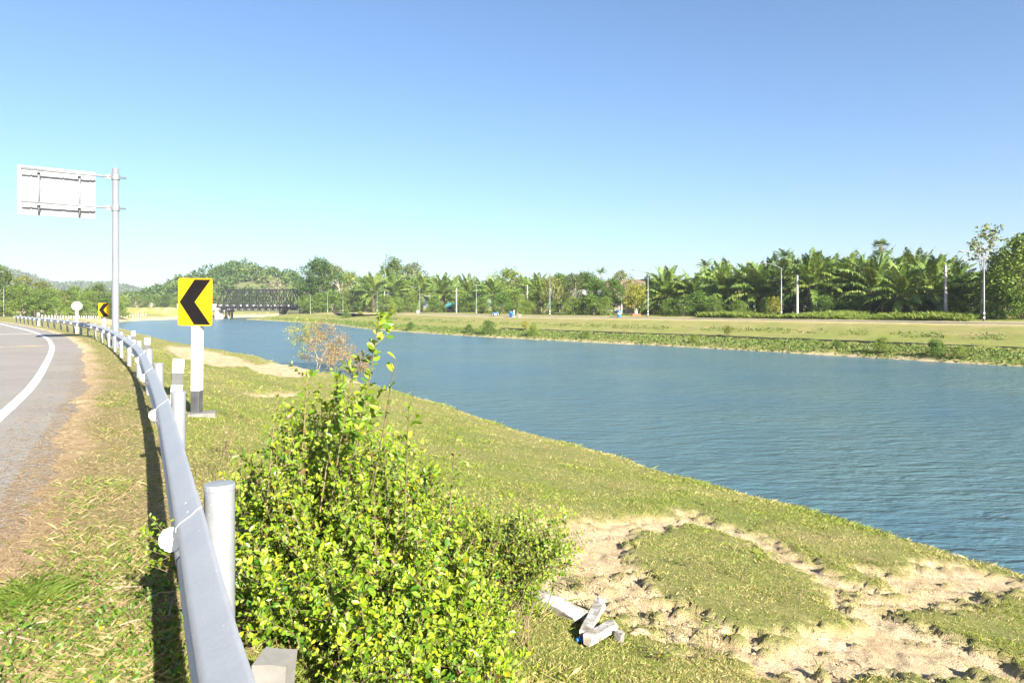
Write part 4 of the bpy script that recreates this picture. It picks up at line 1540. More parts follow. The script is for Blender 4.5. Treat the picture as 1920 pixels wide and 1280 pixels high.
# ------------------------------------------------------------------ left trees and hills
LEFT = [('dark', 0, -25, 175, 494, 1.1), ('olive', 0, 5, 190, 512, 1.0), ('mid', 1, 40, 170, 534, 1.2), ('olive', 1, 45, 215, 518, 1.1), ('dark', 1, 18, 182, 540, 1.0), ('mid', 0, 88, 185, 540, 1.2),
        ('olive', 0, 78, 215, 528, 1.2), ('dark', 0, 120, 210, 545, 1.1), ('mid', 2, 140, 215, 538, 1.0), ('olive', 1, 105, 200, 542, 1.2), ('dark', 1, 185, 218, 534, 1.1), ('mid', 0, 165, 212, 545, 1.2),
        ('mid', 1, 205, 225, 548, 1.1), ('dark', 0, 62, 180, 548, 1.2), ('mid', 2, 230, 330, 556, 1.2), ('olive', 0, 255, 340, 554, 1.2), ('mid', 0, 285, 350, 552, 1.3), ('dark', 1, 310, 345, 553, 1.2), ('mid', 1, 335, 340, 555, 1.3), ('olive', 1, 360, 345, 556, 1.2)]
for i, (kd, v, px, d, ty, wd) in enumerate(LEFT):
    x, y = beside(px, d)
    lab = {'dark': 'dark green tree in the clump at the far road bend', 'mid': 'mid-green tree in the clump at the far road bend', 'olive': 'olive loose-crowned tree in the clump at the far road bend'}[kd]
    if d > 300: lab = {'dark': 'dark', 'mid': 'mid-green', 'olive': 'olive'}[kd] + ' tree at the foot of the wooded hill left of the bridge'
    tree(kd, v, x, y, top_at(ty, y), lab, 'trees at the far road bend' if d < 300 else 'trees at the foot of the hill', wide=wd)
for i, (px, d, ty) in enumerate([(-10, 165, 560), (15, 168, 566), (60, 175, 564), (100, 182, 562), (130, 200, 566), (160, 205, 566), (200, 215, 562), (220, 222, 566)]):
    x, y = beside(px, d)
    tree('bush', i, x, y, top_at(ty, y), 'low bush under the trees at the far road bend', 'bushes at the far road bend', 'bush', 'bush')
x, y = beside(283, 330); bare_tree(23, 6.5, .7, 'bare_tree', x, y, 'small leafless pale tree left of the bridge', r0=.16, trunk=.3)


def hill(name, prof, d0, d1, crown, n_per, leaf, c0, c1, seed, bare=None):
    """wooded hill: a real ridge with slopes on both sides, covered in tree crowns (one far-off wood)"""
    rs = np.random.default_rng(seed)
    pr = np.array(prof, float)
    dm = (d0 + d1) / 2
    Xr = (pr[:, 0] - 960) / FPX * dm
    Zr = np.array([top_at(v, dm) for v in pr[:, 1]]) - crown * .8
    gx = np.linspace(Xr[0], Xr[-1], 70); gy = np.linspace(d0, 2 * dm - d0, 26)
    GX, GY = np.meshgrid(gx, gy)
    def hz(x, y):
        r = np.interp(x, Xr, Zr)
        k = np.clip(1 - abs(y - dm) / (dm - d0), 0, 1)
        k = k * k * (3 - 2 * k)
        return -1 + (r + 1) * k * (1 + .10 * fbm(x / 45, y / 45, seed, 3) * (1 - k))
    GZ = hz(GX, GY)
    k = len(gx); i = np.arange(len(gy) - 1)[:, None] * k; j = np.arange(k - 1)[None, :]
    F = np.stack([i + j, i + j + 1, i + k + j + 1, i + k + j], -1).reshape(-1, 4)
    q = MB(); q.add(np.stack([GX, GY, GZ], -1).reshape(-1, 3), F)
    tag(q.build(name, M['hill_soil'], smooth=True), kind='structure')
    area = (Xr[-1] - Xr[0]) * (dm - d0) * 1.15
    n = int(area / (crown * crown * .42))
    x = rs.uniform(Xr[0], Xr[-1], n); y = d0 + (dm * 1.06 - d0) * rs.random(n)
    z = hz(x, y)
    w = MB()
    for a, b, c in zip(x, y, z):
        if c < .6: continue
        bp = 960 + a / b * FPX
        br = bare is not None and in_poly(np.array([bp]), np.array([HZ - (c + crown * .4 - EYE) / b * FPX]), bare)[0]
        if br and rs.random() < .75: continue
        s = crown * rs.uniform(.55, 1.25)
        m = max(8, int(n_per * (s / crown) ** 2))
        dd = rs.normal(size=(m, 3)); dd /= np.linalg.norm(dd, axis=1)[:, None]
        dd[:, 2] = np.abs(dd[:, 2]) * 1.1 - .25
        lump = 1 + .25 * np.sin(dd[:, 0] * 5 + a) * np.cos(dd[:, 1] * 5 + b)
        P = np.array([a, b, c + s * .35]) + dd * (s * .5 * lump * rs.uniform(.7, 1.05, m))[:, None]
        t = rs.random() ** 1.3
        tint = np.array(c0) * (1 - t) + np.array(c1) * t
        if br: tint = np.array((.22, .19, .11))
        V, F, C = leaf_cards(P, leaf, rs, tint * .75, tint * 1.2, .75, .1)
        w.add(V, F, C)
    tag(w.build(name.replace('hill', 'hill_forest') if 'hill' in name else name + '_forest', M['tree_leaf']), kind='stuff',
        label='dense green wood covering the slopes of a distant hill', cat='forest')


M['hill_soil'] = weathered('hill_soil', (.05, .075, .025), (.13, .13, .05), .05, .95, 0, .2, .3)
hill('hill', [(235, 574), (262, 548), (300, 538), (340, 530), (372, 512), (392, 498), (420, 500), (438, 488), (462, 484), (480, 494), (505, 494), (530, 505), (552, 508), (575, 522), (610, 540), (660, 560), (720, 576)],
     380, 560, 9.0, 70, 1.5, (.036, .080, .016), (.12, .165, .036), 301, bare=[(490, 545), (500, 515), (515, 510), (535, 530), (540, 548)])
hill('far_hill', [(-420, 540), (-250, 510), (-120, 486), (-40, 490), (0, 498), (40, 512), (80, 526), (110, 533), (150, 527), (185, 525), (215, 528), (250, 538), (290, 552), (340, 572)],
     1150, 1750, 17, 34, 4.2, (.035, .062, .025), (.085, .11, .045), 302)


# ------------------------------------------------------------------ near shrubs
def P3(px, py, d):
    return np.array([(px - 960) / FPX * d, d, EYE - (py - HZ) / FPX * d])


LEAF2 = np.array([(0, 0, 0), (.30, .23, .05), (.68, .25, .04), (1, 0, -.06), (.68, -.25, .04), (.30, -.23, .05)], float)


class Leaves:
    def __init__(self): self.p, self.d, self.n, self.s, self.c = [], [], [], [], []

    def put(self, p, d, n, s, c):
        self.p.append(p); self.d.append(d); self.n.append(n); self.s.append(s); self.c.append(c)

    def frames(self):
        p, d, n, s, c = [np.concatenate(a) for a in (self.p, self.d, self.n, self.s, self.c)]
        d /= np.linalg.norm(d, axis=1)[:, None]
        y = np.cross(n, d); y /= np.linalg.norm(y, axis=1)[:, None] + 1e-9
        z = np.cross(d, y)
        return p, d, y, z, s, c

    def mesh(self, sel=None, fat=1.0):
        p, d, y, z, s, c = self.frames()
        if sel is not None: p, d, y, z, s, c = [a[sel] for a in (p, d, y, z, s, c)]
        V = (p[:, None, :] + s[:, None, None] * (d[:, None, :] * LEAF2[None, :, 0:1] + fat * y[:, None, :] * LEAF2[None, :, 1:2] + z[:, None, :] * LEAF2[None, :, 2:3])).reshape(-1, 3)
        i = np.arange(len(p))[:, None] * 6
        F = np.concatenate([i + np.array([[0, 1, 2, 3]]), i + np.array([[0, 3, 4, 5]])])
        q = MB(); q.add(V, F, np.repeat(c, 6, 0))
        return q


def grow_stem(st, lv, rs, a, b, sag, r, leaf, twigs, tw_len, gap, cols, start=.25, bend=.12):
    """one shoot from a to b with side twigs and alternate leaves"""
    L = np.linalg.norm(b - a)
    k = np.linspace(0, 1, 9)[:, None]
    m = (a + b) / 2 + np.array([0, 0, sag * L]) + rs.normal(size=3) * bend * L * .5
    P = (1 - k) ** 2 * a + 2 * k * (1 - k) * m + k ** 2 * b
    st.tube(P, np.linspace(r, r * .35, 9), 5, cap=False)
    def leafy(P, t0, ph, tipc):
        seg = np.linalg.norm(np.diff(P, axis=0), axis=1); s = np.concatenate([[0], np.cumsum(seg)])
        m = int(s[-1] * (1 - t0) / gap) + 1
        x = np.minimum(s[-1] * t0 + gap * np.cumsum(rs.uniform(.6, 1.4, m)), s[-1])
        p = np.stack([np.interp(x, s, P[:, j]) for j in range(3)], 1)
        j = np.clip(np.searchsorted(s, x, 'right') - 1, 0, len(P) - 2)
        T = P[j + 1] - P[j]; T = T / (np.linalg.norm(T, axis=1)[:, None] + 1e-9)
        e = np.cross(T, rs.normal(size=(m, 3))); e /= np.linalg.norm(e, axis=1)[:, None] + 1e-9
        d = T * rs.uniform(.2, .7, (m, 1)) + e * .9 + np.array([0, 0, .15])
        n = np.array([.30, -.45, .85]) + rs.normal(size=(m, 3)) * .5
        f = x / s[-1]
        w = np.clip(f * .7 * tipc + rs.uniform(-.35, .3, m), 0, 1)[:, None]
        c = np.array(cols[0]) * (1 - w) + np.array(cols[1]) * w
        c[rs.random(m) < .035] = (.32, .26, .012)
        c[rs.random(m) < .02] = (.14, .075, .03)
        lv.put(p, d, n, leaf * rs.uniform(.6, 1.15, m) * (1.1 - .35 * f), c * rs.uniform(.8, 1.15, (m, 1)))
    leafy(P, start, 0, 1.0)
    for q in range(twigs):
        t = rs.uniform(start, .97)
        p = np.array([np.interp(t, k[:, 0], P[:, j]) for j in range(3)])
        T = b - a; T = T / np.linalg.norm(T)
        e = np.cross(T, rs.normal(size=3)); e /= np.linalg.norm(e)
        d = T * .5 + e * .9; d[2] += .25
        d /= np.linalg.norm(d)
        tl = tw_len * rs.uniform(.5, 1.3) * (1.15 - .6 * t)
        Q = p + d * tl * np.linspace(0, 1, 4)[:, None] + np.array([0, 0, .12 * tl]) * (np.linspace(0, 1, 4)[:, None] ** 2)
        st.tube(Q, np.linspace(r * .4, r * .2, 4), 4, cap=False)
        leafy(Q, .12, 0, 1.2)


def gzp(p):
    return np.array([p[0], p[1], gz1(p[0], p[1]) - .02])


def finish_shrub(name, st, lv, label, root, singles=0, bark='twig', leafm='leaf', cat='shrub'):
    t = tag(empty(name, tuple(root)), label, cat)
    o = st.build('stems', M[bark], t, smooth=True); o.matrix_parent_inverse = Matrix.Translation(-Vector(root))
    p, d, y, z, s, c = lv.frames()
    sel = np.ones(len(p), bool)
    if singles:
        score = s / p[:, 1] * (1 + .6 * (p[:, 2] > .75))
        order = np.argsort(-score)
        pick = order[:singles]
        sel[pick] = False
        pal = [np.percentile(c, q_, axis=0) for q_ in (15, 40, 65, 90)]
        mds = []
        for cc in pal:
            q = MB(); q.add(LEAF2, [(0, 1, 2, 3), (0, 3, 4, 5)], cc); mds.append(mesh_data('leaf', q, M[leafm]))
        for i in pick:
            j = int(np.argmin([np.abs(c[i] - cc).sum() for cc in pal]))
            f = link('leaf', mds[j], t)
            mt = Matrix(((d[i][0], y[i][0], z[i][0], 0), (d[i][1], y[i][1], z[i][1], 0), (d[i][2], y[i][2], z[i][2], 0), (0, 0, 0, 1)))
            f.matrix_parent_inverse = Matrix.Translation(-Vector(root))
            f.matrix_basis = Matrix.Translation(Vector(p[i])) @ mt @ Matrix.Scale(float(s[i]), 4)
    o = lv.mesh(sel).build('foliage', M[leafm], t)
    o.matrix_parent_inverse = Matrix.Translation(-Vector(root))
    tag(o, kind='stuff')
    if cat in ('vine', 'weed'): tag([c_ for c_ in t.children if c_.name.startswith('stems')][0], kind='stuff')
    return t


SH_COL = ((.065, .165, .013), (.34, .42, .018))


def main_shrub():
    rs = np.random.default_rng(71)
    st, lv = MB(), Leaves()
    tx = [415, 450, 500, 560, 620, 680, 720, 780, 840, 900, 960]
    ty = [960, 870, 790, 745, 725, 735, 775, 850, 905, 960, 1060]
    cen = np.array([-.72, 4.0])
    n = 0
    while n < 500:
        px = rs.uniform(425, 950)
        yt = np.interp(px, tx, ty)
        f = rs.random() ** 1.25
        py = yt + (1310 - yt) * f
        d = 4.75 - 1.75 * f + rs.normal() * .28
        if px > 820: d += .2
        if px < 600 and py > 1170: continue
        tip = P3(px, py, d)
        u = sdist(np.array([tip[0]]), np.array([tip[1]]), RAIL_C)[0]
        if u < .16: continue
        r2 = tip[:2] * .62 + cen * .38 + rs.normal(size=2) * .12
        ur = sdist(np.array([r2[0]]), np.array([r2[1]]), RAIL_C)[0]
        if ur < .25: continue
        root = gzp(r2)
        if tip[2] < root[2] + .1: tip[2] = root[2] + .1 + rs.random() * .1
        grow_stem(st, lv, rs, root, tip, .10, rs.uniform(.003, .006), rs.uniform(.028, .056), int(rs.integers(6, 11)), .21, .0175, SH_COL, start=.12)
        n += 1
    # tall leading shoots
    for (bx, by, bd), (ex, ey, ed), lf, tw, gap in (((640, 960, 4.0), (712, 590, 3.8), .062, 9, .014), ((620, 950, 4.1), (668, 672, 4.0), .058, 8, .016), ((690, 960, 4.2), (742, 672, 3.7), .085, 0, .075),
                                                    ((560, 900, 4.2), (575, 690, 4.3), .05, 6, .02), ((760, 1000, 4.0), (768, 760, 3.7), .06, 4, .02), ((500, 960, 4.0), (520, 745, 4.1), .05, 6, .02),
                                                    ((840, 1000, 4.3), (855, 815, 4.2), .045, 6, .022), ((600, 960, 4.0), (640, 690, 4.2), .052, 7, .018)):
        grow_stem(st, lv, rs, P3(bx, by, bd), P3(ex, ey, ed), .02, .006, lf, tw, .16, gap, ((.09, .17, .014), (.24, .28, .018)), start=.3 if gap < .05 else .62, bend=.05)
    return finish_shrub('shrub', st, lv, 'big glossy bright green leafy shrub growing against the guard rail', (cen[0], cen[1], gz1(*cen)), singles=300)


main_shrub()


def side_shrub():
    rs = np.random.default_rng(72)
    st, lv = MB(), Leaves()
    root = np.array([-.35, 4.3])
    for i in range(260):
        px = rs.uniform(770, 1080); py = rs.uniform(880, 1300)
        if px > 930 and py > 1085: continue
        if py < 900 + (px - 790) * .30: py += 70
        d = np.interp(py, [900, 1270], [5.0, 3.7]) + rs.normal() * .25
        tip = P3(px, py, d)
        r2 = tip[:2] * .35 + root * .65 + rs.normal(size=2) * .15
        a = gzp(r2)
        g = gz1(tip[0], tip[1])
        tip[2] = max(tip[2], g + .08)
        grow_stem(st, lv, rs, a, tip, .16, .004, rs.uniform(.026, .042), int(rs.integers(7, 11)), .26, .021, ((.08, .17, .016), (.25, .31, .022)), start=.3)
    return finish_shrub('spreading_shrub', st, lv, 'sparse fine-leaved shrub spreading over the sandy bank beside the glossy shrub', (root[0], root[1], gz1(*root)))


side_shrub()


def weed(px, py, d, h, n, label, cols, dry=False):
    rs = np.random.default_rng(int(px))
    st, lv = MB(), Leaves()
    c = unproject([px], [py])[0] if d is None else P3(px, py, d)[:2]
    for i in range(n):
        a = gzp(c + rs.normal(size=2) * min(.16, .3 * h))
        b = a + np.array([rs.normal() * .22, rs.normal() * .22, 1.0]) * h * rs.uniform(.5, 1.1)
        grow_stem(st, lv, rs, a, b, .0, .0035, .03, 3, .18, .05 if not dry else .09, cols, start=.35)
    t = finish_shrub('weed', st, lv, label, (c[0], c[1], gz1(*c)), cat='weed')
    if 'turf' in label: t['group'] = 'small weeds on the near bank'


weed(450, 800, None, .75, 12, 'tall thin straggling weed behind the chevron sign footing', ((.10, .15, .03), (.22, .24, .05)))
weed(425, 870, None, .55, 14, 'dry brown weed clump at the left edge of the glossy shrub', ((.20, .16, .06), (.30, .24, .09)), True)
weed(395, 900, None, .5, 12, 'dry grassy weed growing beside the steel rail post', ((.22, .17, .07), (.20, .22, .05)), True)


def water_tree():
    """wind-browned small tree standing at the water's edge"""
    rs = np.random.default_rng(81)
    x, y = -13.3, 46.5
    z = gz1(x, y)
    t = tag(empty('small_tree', (x, y, z)), 'small spreading tree with brown and yellow leaves at the near water edge', 'tree')
    q = MB(); br = MB(); tips = []
    def grow(p, d, L, r, lev):
        pts = [p]
        for i in range(4):
            d = d + rs.normal(size=3) * .16; d[2] += .03
            d /= np.linalg.norm(d); pts.append(pts[-1] + d * L / 4)
        (q if lev == 0 else br).tube(pts, np.linspace(r, r * .6, 5), 5, cap=False)
        if lev >= 2: tips.extend(pts[1:])
        if lev == 5: return
        for i in range(3 if lev < 3 else 2):
            e = rs.normal(size=3); e /= np.linalg.norm(e)
            dd = d * .75 + e * .75; dd[2] = dd[2] * .6 + .12
            grow(pts[-1 - i % 2], dd / np.linalg.norm(dd), L * rs.uniform(.62, .85), r * .6, lev + 1)
    for a in ((-.35, .1, .9), (.1, -.1, 1.0), (.75, .1, .75), (.95, 0, .35)):
        grow(np.array([rs.normal() * .15, 0, -.25]), np.array(a) / np.linalg.norm(a), 1.5, .04, 0)
    q.build('trunk', M['dry_twig'], t); br.build('branches', M['dry_twig'], t)
    T = np.array(tips)
    P = T[rs.integers(0, len(T), 9000)] + rs.normal(size=(9000, 3)) * .12
    g = (P[:, 0] < -.3) & (P[:, 2] > 1.6) | (rs.random(len(P)) < .18)
    lf = MB()
    for sel, c0, c1 in ((g, (.09, .15, .02), (.24, .25, .03)), (~g, (.15, .105, .05), (.25, .18, .085))):
        V, F, C = leaf_cards(P[sel], .095, rs, c0, c1, .6, .1); lf.add(V, F, C)
    lf.build('foliage', M['tree_leaf'], t)


water_tree()


# ------------------------------------------------------------------ grass, straw and litter
def blades(P, h, w, rs, c0, c1, lean=.5):
    n = len(P)
    a = rs.uniform(0, 6.283, n)
    s = np.stack([np.cos(a), np.sin(a), np.zeros(n)], 1) * (w / 2)[:, None]
    l = rs.normal(size=(n, 3)) * lean; l[:, 2] = 1
    l *= h[:, None]
    V = np.stack([P - s, P + s, P + l * .55 + s * .7 + 0, P + l], 1).reshape(-1, 3)
    V[3::4] += np.stack([l[:, 0], l[:, 1], -.25 * h], 1) * .35
    F = np.arange(4 * n).reshape(n, 4)
    t = rs.random((n, 1))
    C = np.repeat((np.asarray(c0) * (1 - t) + np.asarray(c1) * t) * rs.uniform(.7, 1.25, (n, 1)), 4, 0)
    return V, F, C


def scatter(n, d0, d1, rs, a0=-42, a1=42):
    d = np.exp(rs.uniform(math.log(d0), math.log(d1), n)); a = np.radians(rs.uniform(a0, a1, n))
    return d * np.sin(a), d * np.cos(a)


def bank_grass():
    rs = np.random.default_rng(91)
    x, y = scatter(420000, 3.0, 60, rs)
    u = sdist(x, y, RAIL_C); dn = -sdist(x, y, NB)
    k = (u > .15) & (dn > .25)
    x, y, u, dn = x[k], y[k], u[k], dn[k]
    s = soil_soft(x, y)
    k = rs.random(len(x)) > s * 1.02
    x, y, u, s, dn = x[k], y[k], u[k], s[k], dn[k]
    z = ground_z(x, y)
    d = np.hypot(x, y)
    g = fbm(x * .7, y * .7, 92, 4)
    h = (.016 + .012 * rs.random(len(x)) + .012 * (g > .1)) * (1 + .012 * d) * (1 + .9 * (dn < 1.2)) * (1 + 1.6 * sstep(.30, .5, fbm(x * 1.7, y * 1.7, 192, 4)) * rs.random(len(x)))
    w = .0022 + .0006 * d
    q = MB()
    green = rs.random(len(x)) < .60 + .9 * g
    thin = (fbm(x * .9, y * .9, 292, 4) < -.18) & (rs.random(len(x)) < .6)
    for sel, c0, c1 in ((green & ~thin, (.125, .175, .026), (.25, .285, .052)), (~green & ~thin, (.32, .275, .10), (.48, .40, .18))):
        V, F, C = blades(np.stack([x, y, z - .006], 1)[sel], h[sel], w[sel], rs, c0, c1, .55); q.add(V, F, C)
    tag(q.build('bank_grass', M['blade']), 'short yellow-green turf covering the sloping near bank', 'grass', kind='stuff')


bank_grass()


def verge_grass():
    rs = np.random.default_rng(93)
    x, y = scatter(260000, 1.3, 45, rs, -48, 10)
    u = sdist(x, y, RAIL_C)
    k = (u > -1.45) & (u < .3) & (y > .6)
    x, y, u = x[k], y[k], u[k]
    z = ground_z(x, y)
    d = np.hypot(x, y)
    g = fbm(x * 1.3, y * 1.3, 94, 4)
    litter = 1 - sstep(-.95, -.52, u + .30 * fbm(x * 1.1, y * 1.1, 61, 4))
    keep = rs.random(len(x)) > litter * .93
    keep &= z > -.004
    q = MB()
    gr_ = rs.random(len(x)) < .32 + .5 * g
    hh = (.018 + .035 * rs.random(len(x)) ** 2 + .03 * (g > .15)) * np.where(d < 4, 1.0, .8)
    w = .0014 + .0006 * d
    for sel, c0, c1 in ((gr_ & keep, (.085, .15, .022), (.19, .23, .04)), (~gr_ & keep, (.25, .20, .09), (.38, .295, .16))):
        V, F, C = blades(np.stack([x, y, z - .005], 1)[sel], hh[sel], w[sel], rs, c0, c1, .7); q.add(V, F, C)
    tag(q.build('verge_grass', M['blade']), 'mixed green and dry grass on the verge between asphalt and guard rail', 'grass', kind='stuff')
    # straw lying flat
    n = 100000
    x, y = scatter(n * 4, 1.3, 30, rs, -50, 5)
    u = sdist(x, y, RAIL_C)
    li = 1 - sstep(-1.0, -.1, u + .30 * fbm(x * 1.1, y * 1.1, 61, 4))
    k = (u > -1.75) & (u < .35) & (rs.random(len(x)) < np.where(u < -1.3, .25, .25 + .75 * li)) & (y > .6)
    x, y, u = x[k][:n], y[k][:n], u[k][:n]
    z = np.maximum(ground_z(x, y), np.where(u < -.66, .001, -1)) + .004 + .012 * rs.random(len(x))
    d = np.hypot(x, y)
    L = rs.uniform(.02, .10, len(x)); w = .0012 + .0005 * d
    a = rs.normal(.45, .75, len(x))
    dr = np.stack([np.cos(a), np.sin(a), rs.normal(size=len(x)) * .10], 1) * (L / 2)[:, None]
    sd = np.stack([-np.sin(a), np.cos(a), np.zeros(len(x))], 1) * (w / 2)[:, None]
    P = np.stack([x, y, z], 1)
    V = np.stack([P - dr - sd, P + dr - sd, P + dr + sd, P - dr + sd], 1).reshape(-1, 3)
    t = rs.random((len(x), 1))
    C = np.repeat((np.array((.36, .25, .14)) * (1 - t) + np.array((.58, .44, .27)) * t) * rs.uniform(.7, 1.2, (len(x), 1)), 4, 0)
    q = MB(); q.add(V, np.arange(4 * len(x)).reshape(-1, 4), C)
    tag(q.build('straw_litter', M['blade']), 'dry straw and needles strewn over the asphalt edge', 'straw', kind='stuff')


verge_grass()


def ground_vine():
    rs = np.random.default_rng(95)
    st, lv = MB(), Leaves()
    cen = np.array([-1.7, 2.75])
    n = 0
    while n < 150:
        px = rs.uniform(-40, 420); py = rs.uniform(1075, 1330)
        if py < 1150 and px < 170: continue
        a = unproject([px], [py])[0]
        u = sdist(a[:1], a[1:], RAIL_C)[0]
        if u > .3 or rs.random() > .35 + .65 * sstep(-1.0, -.2, u): continue
        d = rs.normal(size=2) * .16
        p0 = gzp(a); p1 = gzp(a + d); p1[2] += rs.uniform(.03, .10)
        grow_stem(st, lv, rs, p0, p1, .12, .0022, rs.uniform(.026, .04), 2, .08, .022, ((.045, .12, .014), (.14, .22, .02)), start=.05)
        n += 1
    # leafy spray beside the nearest reflector
    for k in range(9):
        a = P3(345, 1040 + 6 * k, 3.05); b = P3(rs.uniform(250, 300), rs.uniform(965, 1060), 3.0)
        grow_stem(st, lv, rs, a, b, .04, .002, .034, 2, .07, .024, ((.09, .18, .015), (.20, .27, .02)), start=.3)
    finish_shrub('ground_vine', st, lv, 'low leafy vine creeping over the dry verge at the rail foot', (cen[0], cen[1], 0), cat='vine')
    # dead twigs
    for i in range(34):
        px = rs.uniform(0, 400); py = rs.uniform(1090, 1290)
        a = unproject([px], [py])[0]
        an = rs.normal(.5, .8); L = rs.uniform(.12, .45)
        k = np.linspace(-.5, .5, 5)
        xx = a[0] + np.cos(an) * L * k; yy = a[1] + np.sin(an) * L * k
        zz = ground_z(xx, yy) + .012 + .02 * rs.random() + .01 * rs.normal(size=5)
        q = MB(); q.tube(np.stack([xx, yy, zz], 1), np.linspace(.005, .002, 5) * rs.uniform(.7, 1.4), 5)
        o = q.build('dead_twig', M['dry_twig'])
        tag(o, 'dry pale twig lying on the grassy verge by the rail', 'twig', 'dead twigs on the verge')
    # bright green tuft at the asphalt edge
    c = unproject([45], [1130])[0]
    m = 1500
    p = c + rs.normal(size=(m, 2)) * np.array([.10, .13])
    z = ground_z(p[:, 0], p[:, 1])
    V, F, C = blades(np.column_stack([p, z]), rs.uniform(.03, .08, m), np.full(m, .006), rs, (.065, .115, .016), (.15, .19, .03), .7)
    q = MB(); q.add(V, F, C)
    tag(q.build('grass_tuft', M['blade']), 'bright green low tuft growing in the straw at the asphalt edge', 'grass tuft')


ground_vine()


def clods():
    rs = np.random.default_rng(97)
    x, y = scatter(52000, 5.0, 22, rs, -15, 42)
    s = soil_soft(x, y)
    k = (s > .6) & (fbm(x * 1.1, y * 1.1, 98, 3) + .25 * rs.normal(size=len(x)) > -.05)
    x, y = x[k][:7000], y[k][:7000]
    z = ground_z(x, y)
    oc = np.array([(1, 0, 0), (-1, 0, 0), (0, 1, 0), (0, -1, 0), (0, 0, 1), (0, 0, -1)], float)
    of = np.array([(0, 2, 4), (2, 1, 4), (1, 3, 4), (3, 0, 4), (2, 0, 5), (1, 2, 5), (3, 1, 5), (0, 3, 5)])
    r = .003 + .016 * rs.random(len(x)) ** 5
    V = oc[None] * r[:, None, None] * rs.uniform(.5, 1.3, (len(x), 6, 1)) * np.array([1.2, 1.2, .8]) + np.stack([x, y, z + r * .2], 1)[:, None]
    F = (np.arange(len(x))[:, None, None] * 6 + of[None]).reshape(-1, 3)
    q = MB(); q.add(V.reshape(-1, 3), F)
    tag(q.build('soil_clods', M['clod']), 'crumbs and clods of dry sandy soil on the bare bank', 'soil', kind='stuff')


clods()


def far_weeds():
    rs = np.random.default_rng(99)
    n = 60000
    x, y = scatter(n * 6, 42, 260, rs, -32, 42)
    df = sdist(x, y, FB)
    k = (df > .25) & (df < 13.5) & ((df < 6.6) | (df > 11.2)) & (fbm(x * .45, y * .45, 96, 4) + .2 * rs.normal(size=len(x)) > np.where(df < 6.6, -.45, .1))
    x, y = x[k][:n], y[k][:n]
    z = ground_z(x, y) + .08
    P = np.stack([x, y, z], 1) + rs.normal(size=(len(x), 3)) * np.array([.1, .1, .09])
    q = MB(); V, F, C = leaf_cards(P, .13 + .0011 * y, rs, (.085, .135, .025), (.20, .235, .05), .7, .5); q.add(V, F, C)
    tag(q.build('bank_weeds', M['tree_leaf']), 'low leafy weeds covering the far river bank slope', 'weeds', kind='stuff')
    # tall grass along the far side of the far road
    n = 30000
    px = rs.uniform(1330, 1835, n); df = 29 + 8 * rs.random(n) ** 1.3
    C0 = np.array([far_pt(p, 32) for p in np.linspace(1330, 1835, 60)])
    i = np.interp(px, np.linspace(1330, 1835, 60), np.arange(60))
    bx = np.interp(i, np.arange(60), C0[:, 0]); by = np.interp(i, np.arange(60), C0[:, 1])
    x = bx + (df - 32) * .81; y = by + (df - 32) * .585
    z = ground_z(x, y)
    h = rs.uniform(.25, 1.0, n) * (.75 + 1.0 * fbm(x * .22, y * .22, 12, 4)).clip(.12, 1.5)
    q = MB(); V, F, C = blades(np.stack([x, y, z - .02], 1), h, np.full(n, .09), rs, (.09, .16, .02), (.22, .25, .05), .35); q.add(V, F, C)
    tag(q.build('tall_grass', M['blade']), 'tall bright green grass between the far road and the palms', 'grass', kind='stuff')


far_weeds()

# bushes and saplings on the far water edge
for i, (px, df, h, lab) in enumerate([(915, 1.6, 1.9, 'leafy bush overhanging the far water edge below the bare shrub'), (1000, 1.5, 1.4, 'light green bush at the far water edge'), (880, 1.8, 1.2, None), (770, 1.6, 1.3, 'small bush beside a bare earth slip on the far water edge'),
                                      (650, 2.0, 2.2, 'round dark bush on the far water edge near the bridge'), (675, 2.0, 1.5, None), (1655, 1.4, 1.3, 'sprawling bush spilling into the water below the palms'), (1755, 1.2, 1.3, 'upright light green bush at the far water edge'),
                                      (1800, 1.2, .9, None), (1365, 6.9, 1.3, 'yellowish sapling on the edge of the far terrace'), (1300, 2.0, .9, None), (1100, 1.6, .9, None), (1570, 2.5, .8, None), (985, 6.5, 1.5, 'dark-leaved sapling on the far terrace below the bare shrub')]):
    x, y = far_pt(px, df); z = gz1(x, y)
    tree('bush' if df < 6 else 'yellow', i, x, y, z + h, lab or 'small low bush on the far water edge', 'bushes on the far water edge', 'bush', 'bush', wide=1.0 if df < 6 else .8)
x, y = far_pt(735, 12); tree('mid', 1, x, y, gz1(x, y) + 4.4, 'slim bright green sapling on the far bank lawn', 'bushes on the far water edge', 'sapling', 'tree', .75)


# low dark edging strip along the lip of the far terrace
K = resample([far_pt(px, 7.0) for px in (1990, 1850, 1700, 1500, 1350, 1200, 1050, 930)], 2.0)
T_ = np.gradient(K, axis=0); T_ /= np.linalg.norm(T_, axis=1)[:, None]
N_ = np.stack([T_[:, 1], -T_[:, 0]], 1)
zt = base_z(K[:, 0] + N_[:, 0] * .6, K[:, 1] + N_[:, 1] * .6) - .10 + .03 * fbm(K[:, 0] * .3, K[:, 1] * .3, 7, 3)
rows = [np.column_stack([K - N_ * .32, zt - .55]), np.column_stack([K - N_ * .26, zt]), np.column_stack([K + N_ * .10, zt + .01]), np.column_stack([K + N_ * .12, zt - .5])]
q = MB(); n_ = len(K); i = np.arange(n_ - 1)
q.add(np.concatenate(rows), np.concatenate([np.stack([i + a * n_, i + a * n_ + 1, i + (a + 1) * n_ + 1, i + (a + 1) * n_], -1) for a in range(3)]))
M['dark_edging'] = weathered('dark_edging', (.035, .038, .03), (.07, .068, .05), 1.2, .95, 0, .5, .02)
tag(q.build('terrace_edging', M['dark_edging']), 'low dark edging strip along the far bank terrace', 'wall')

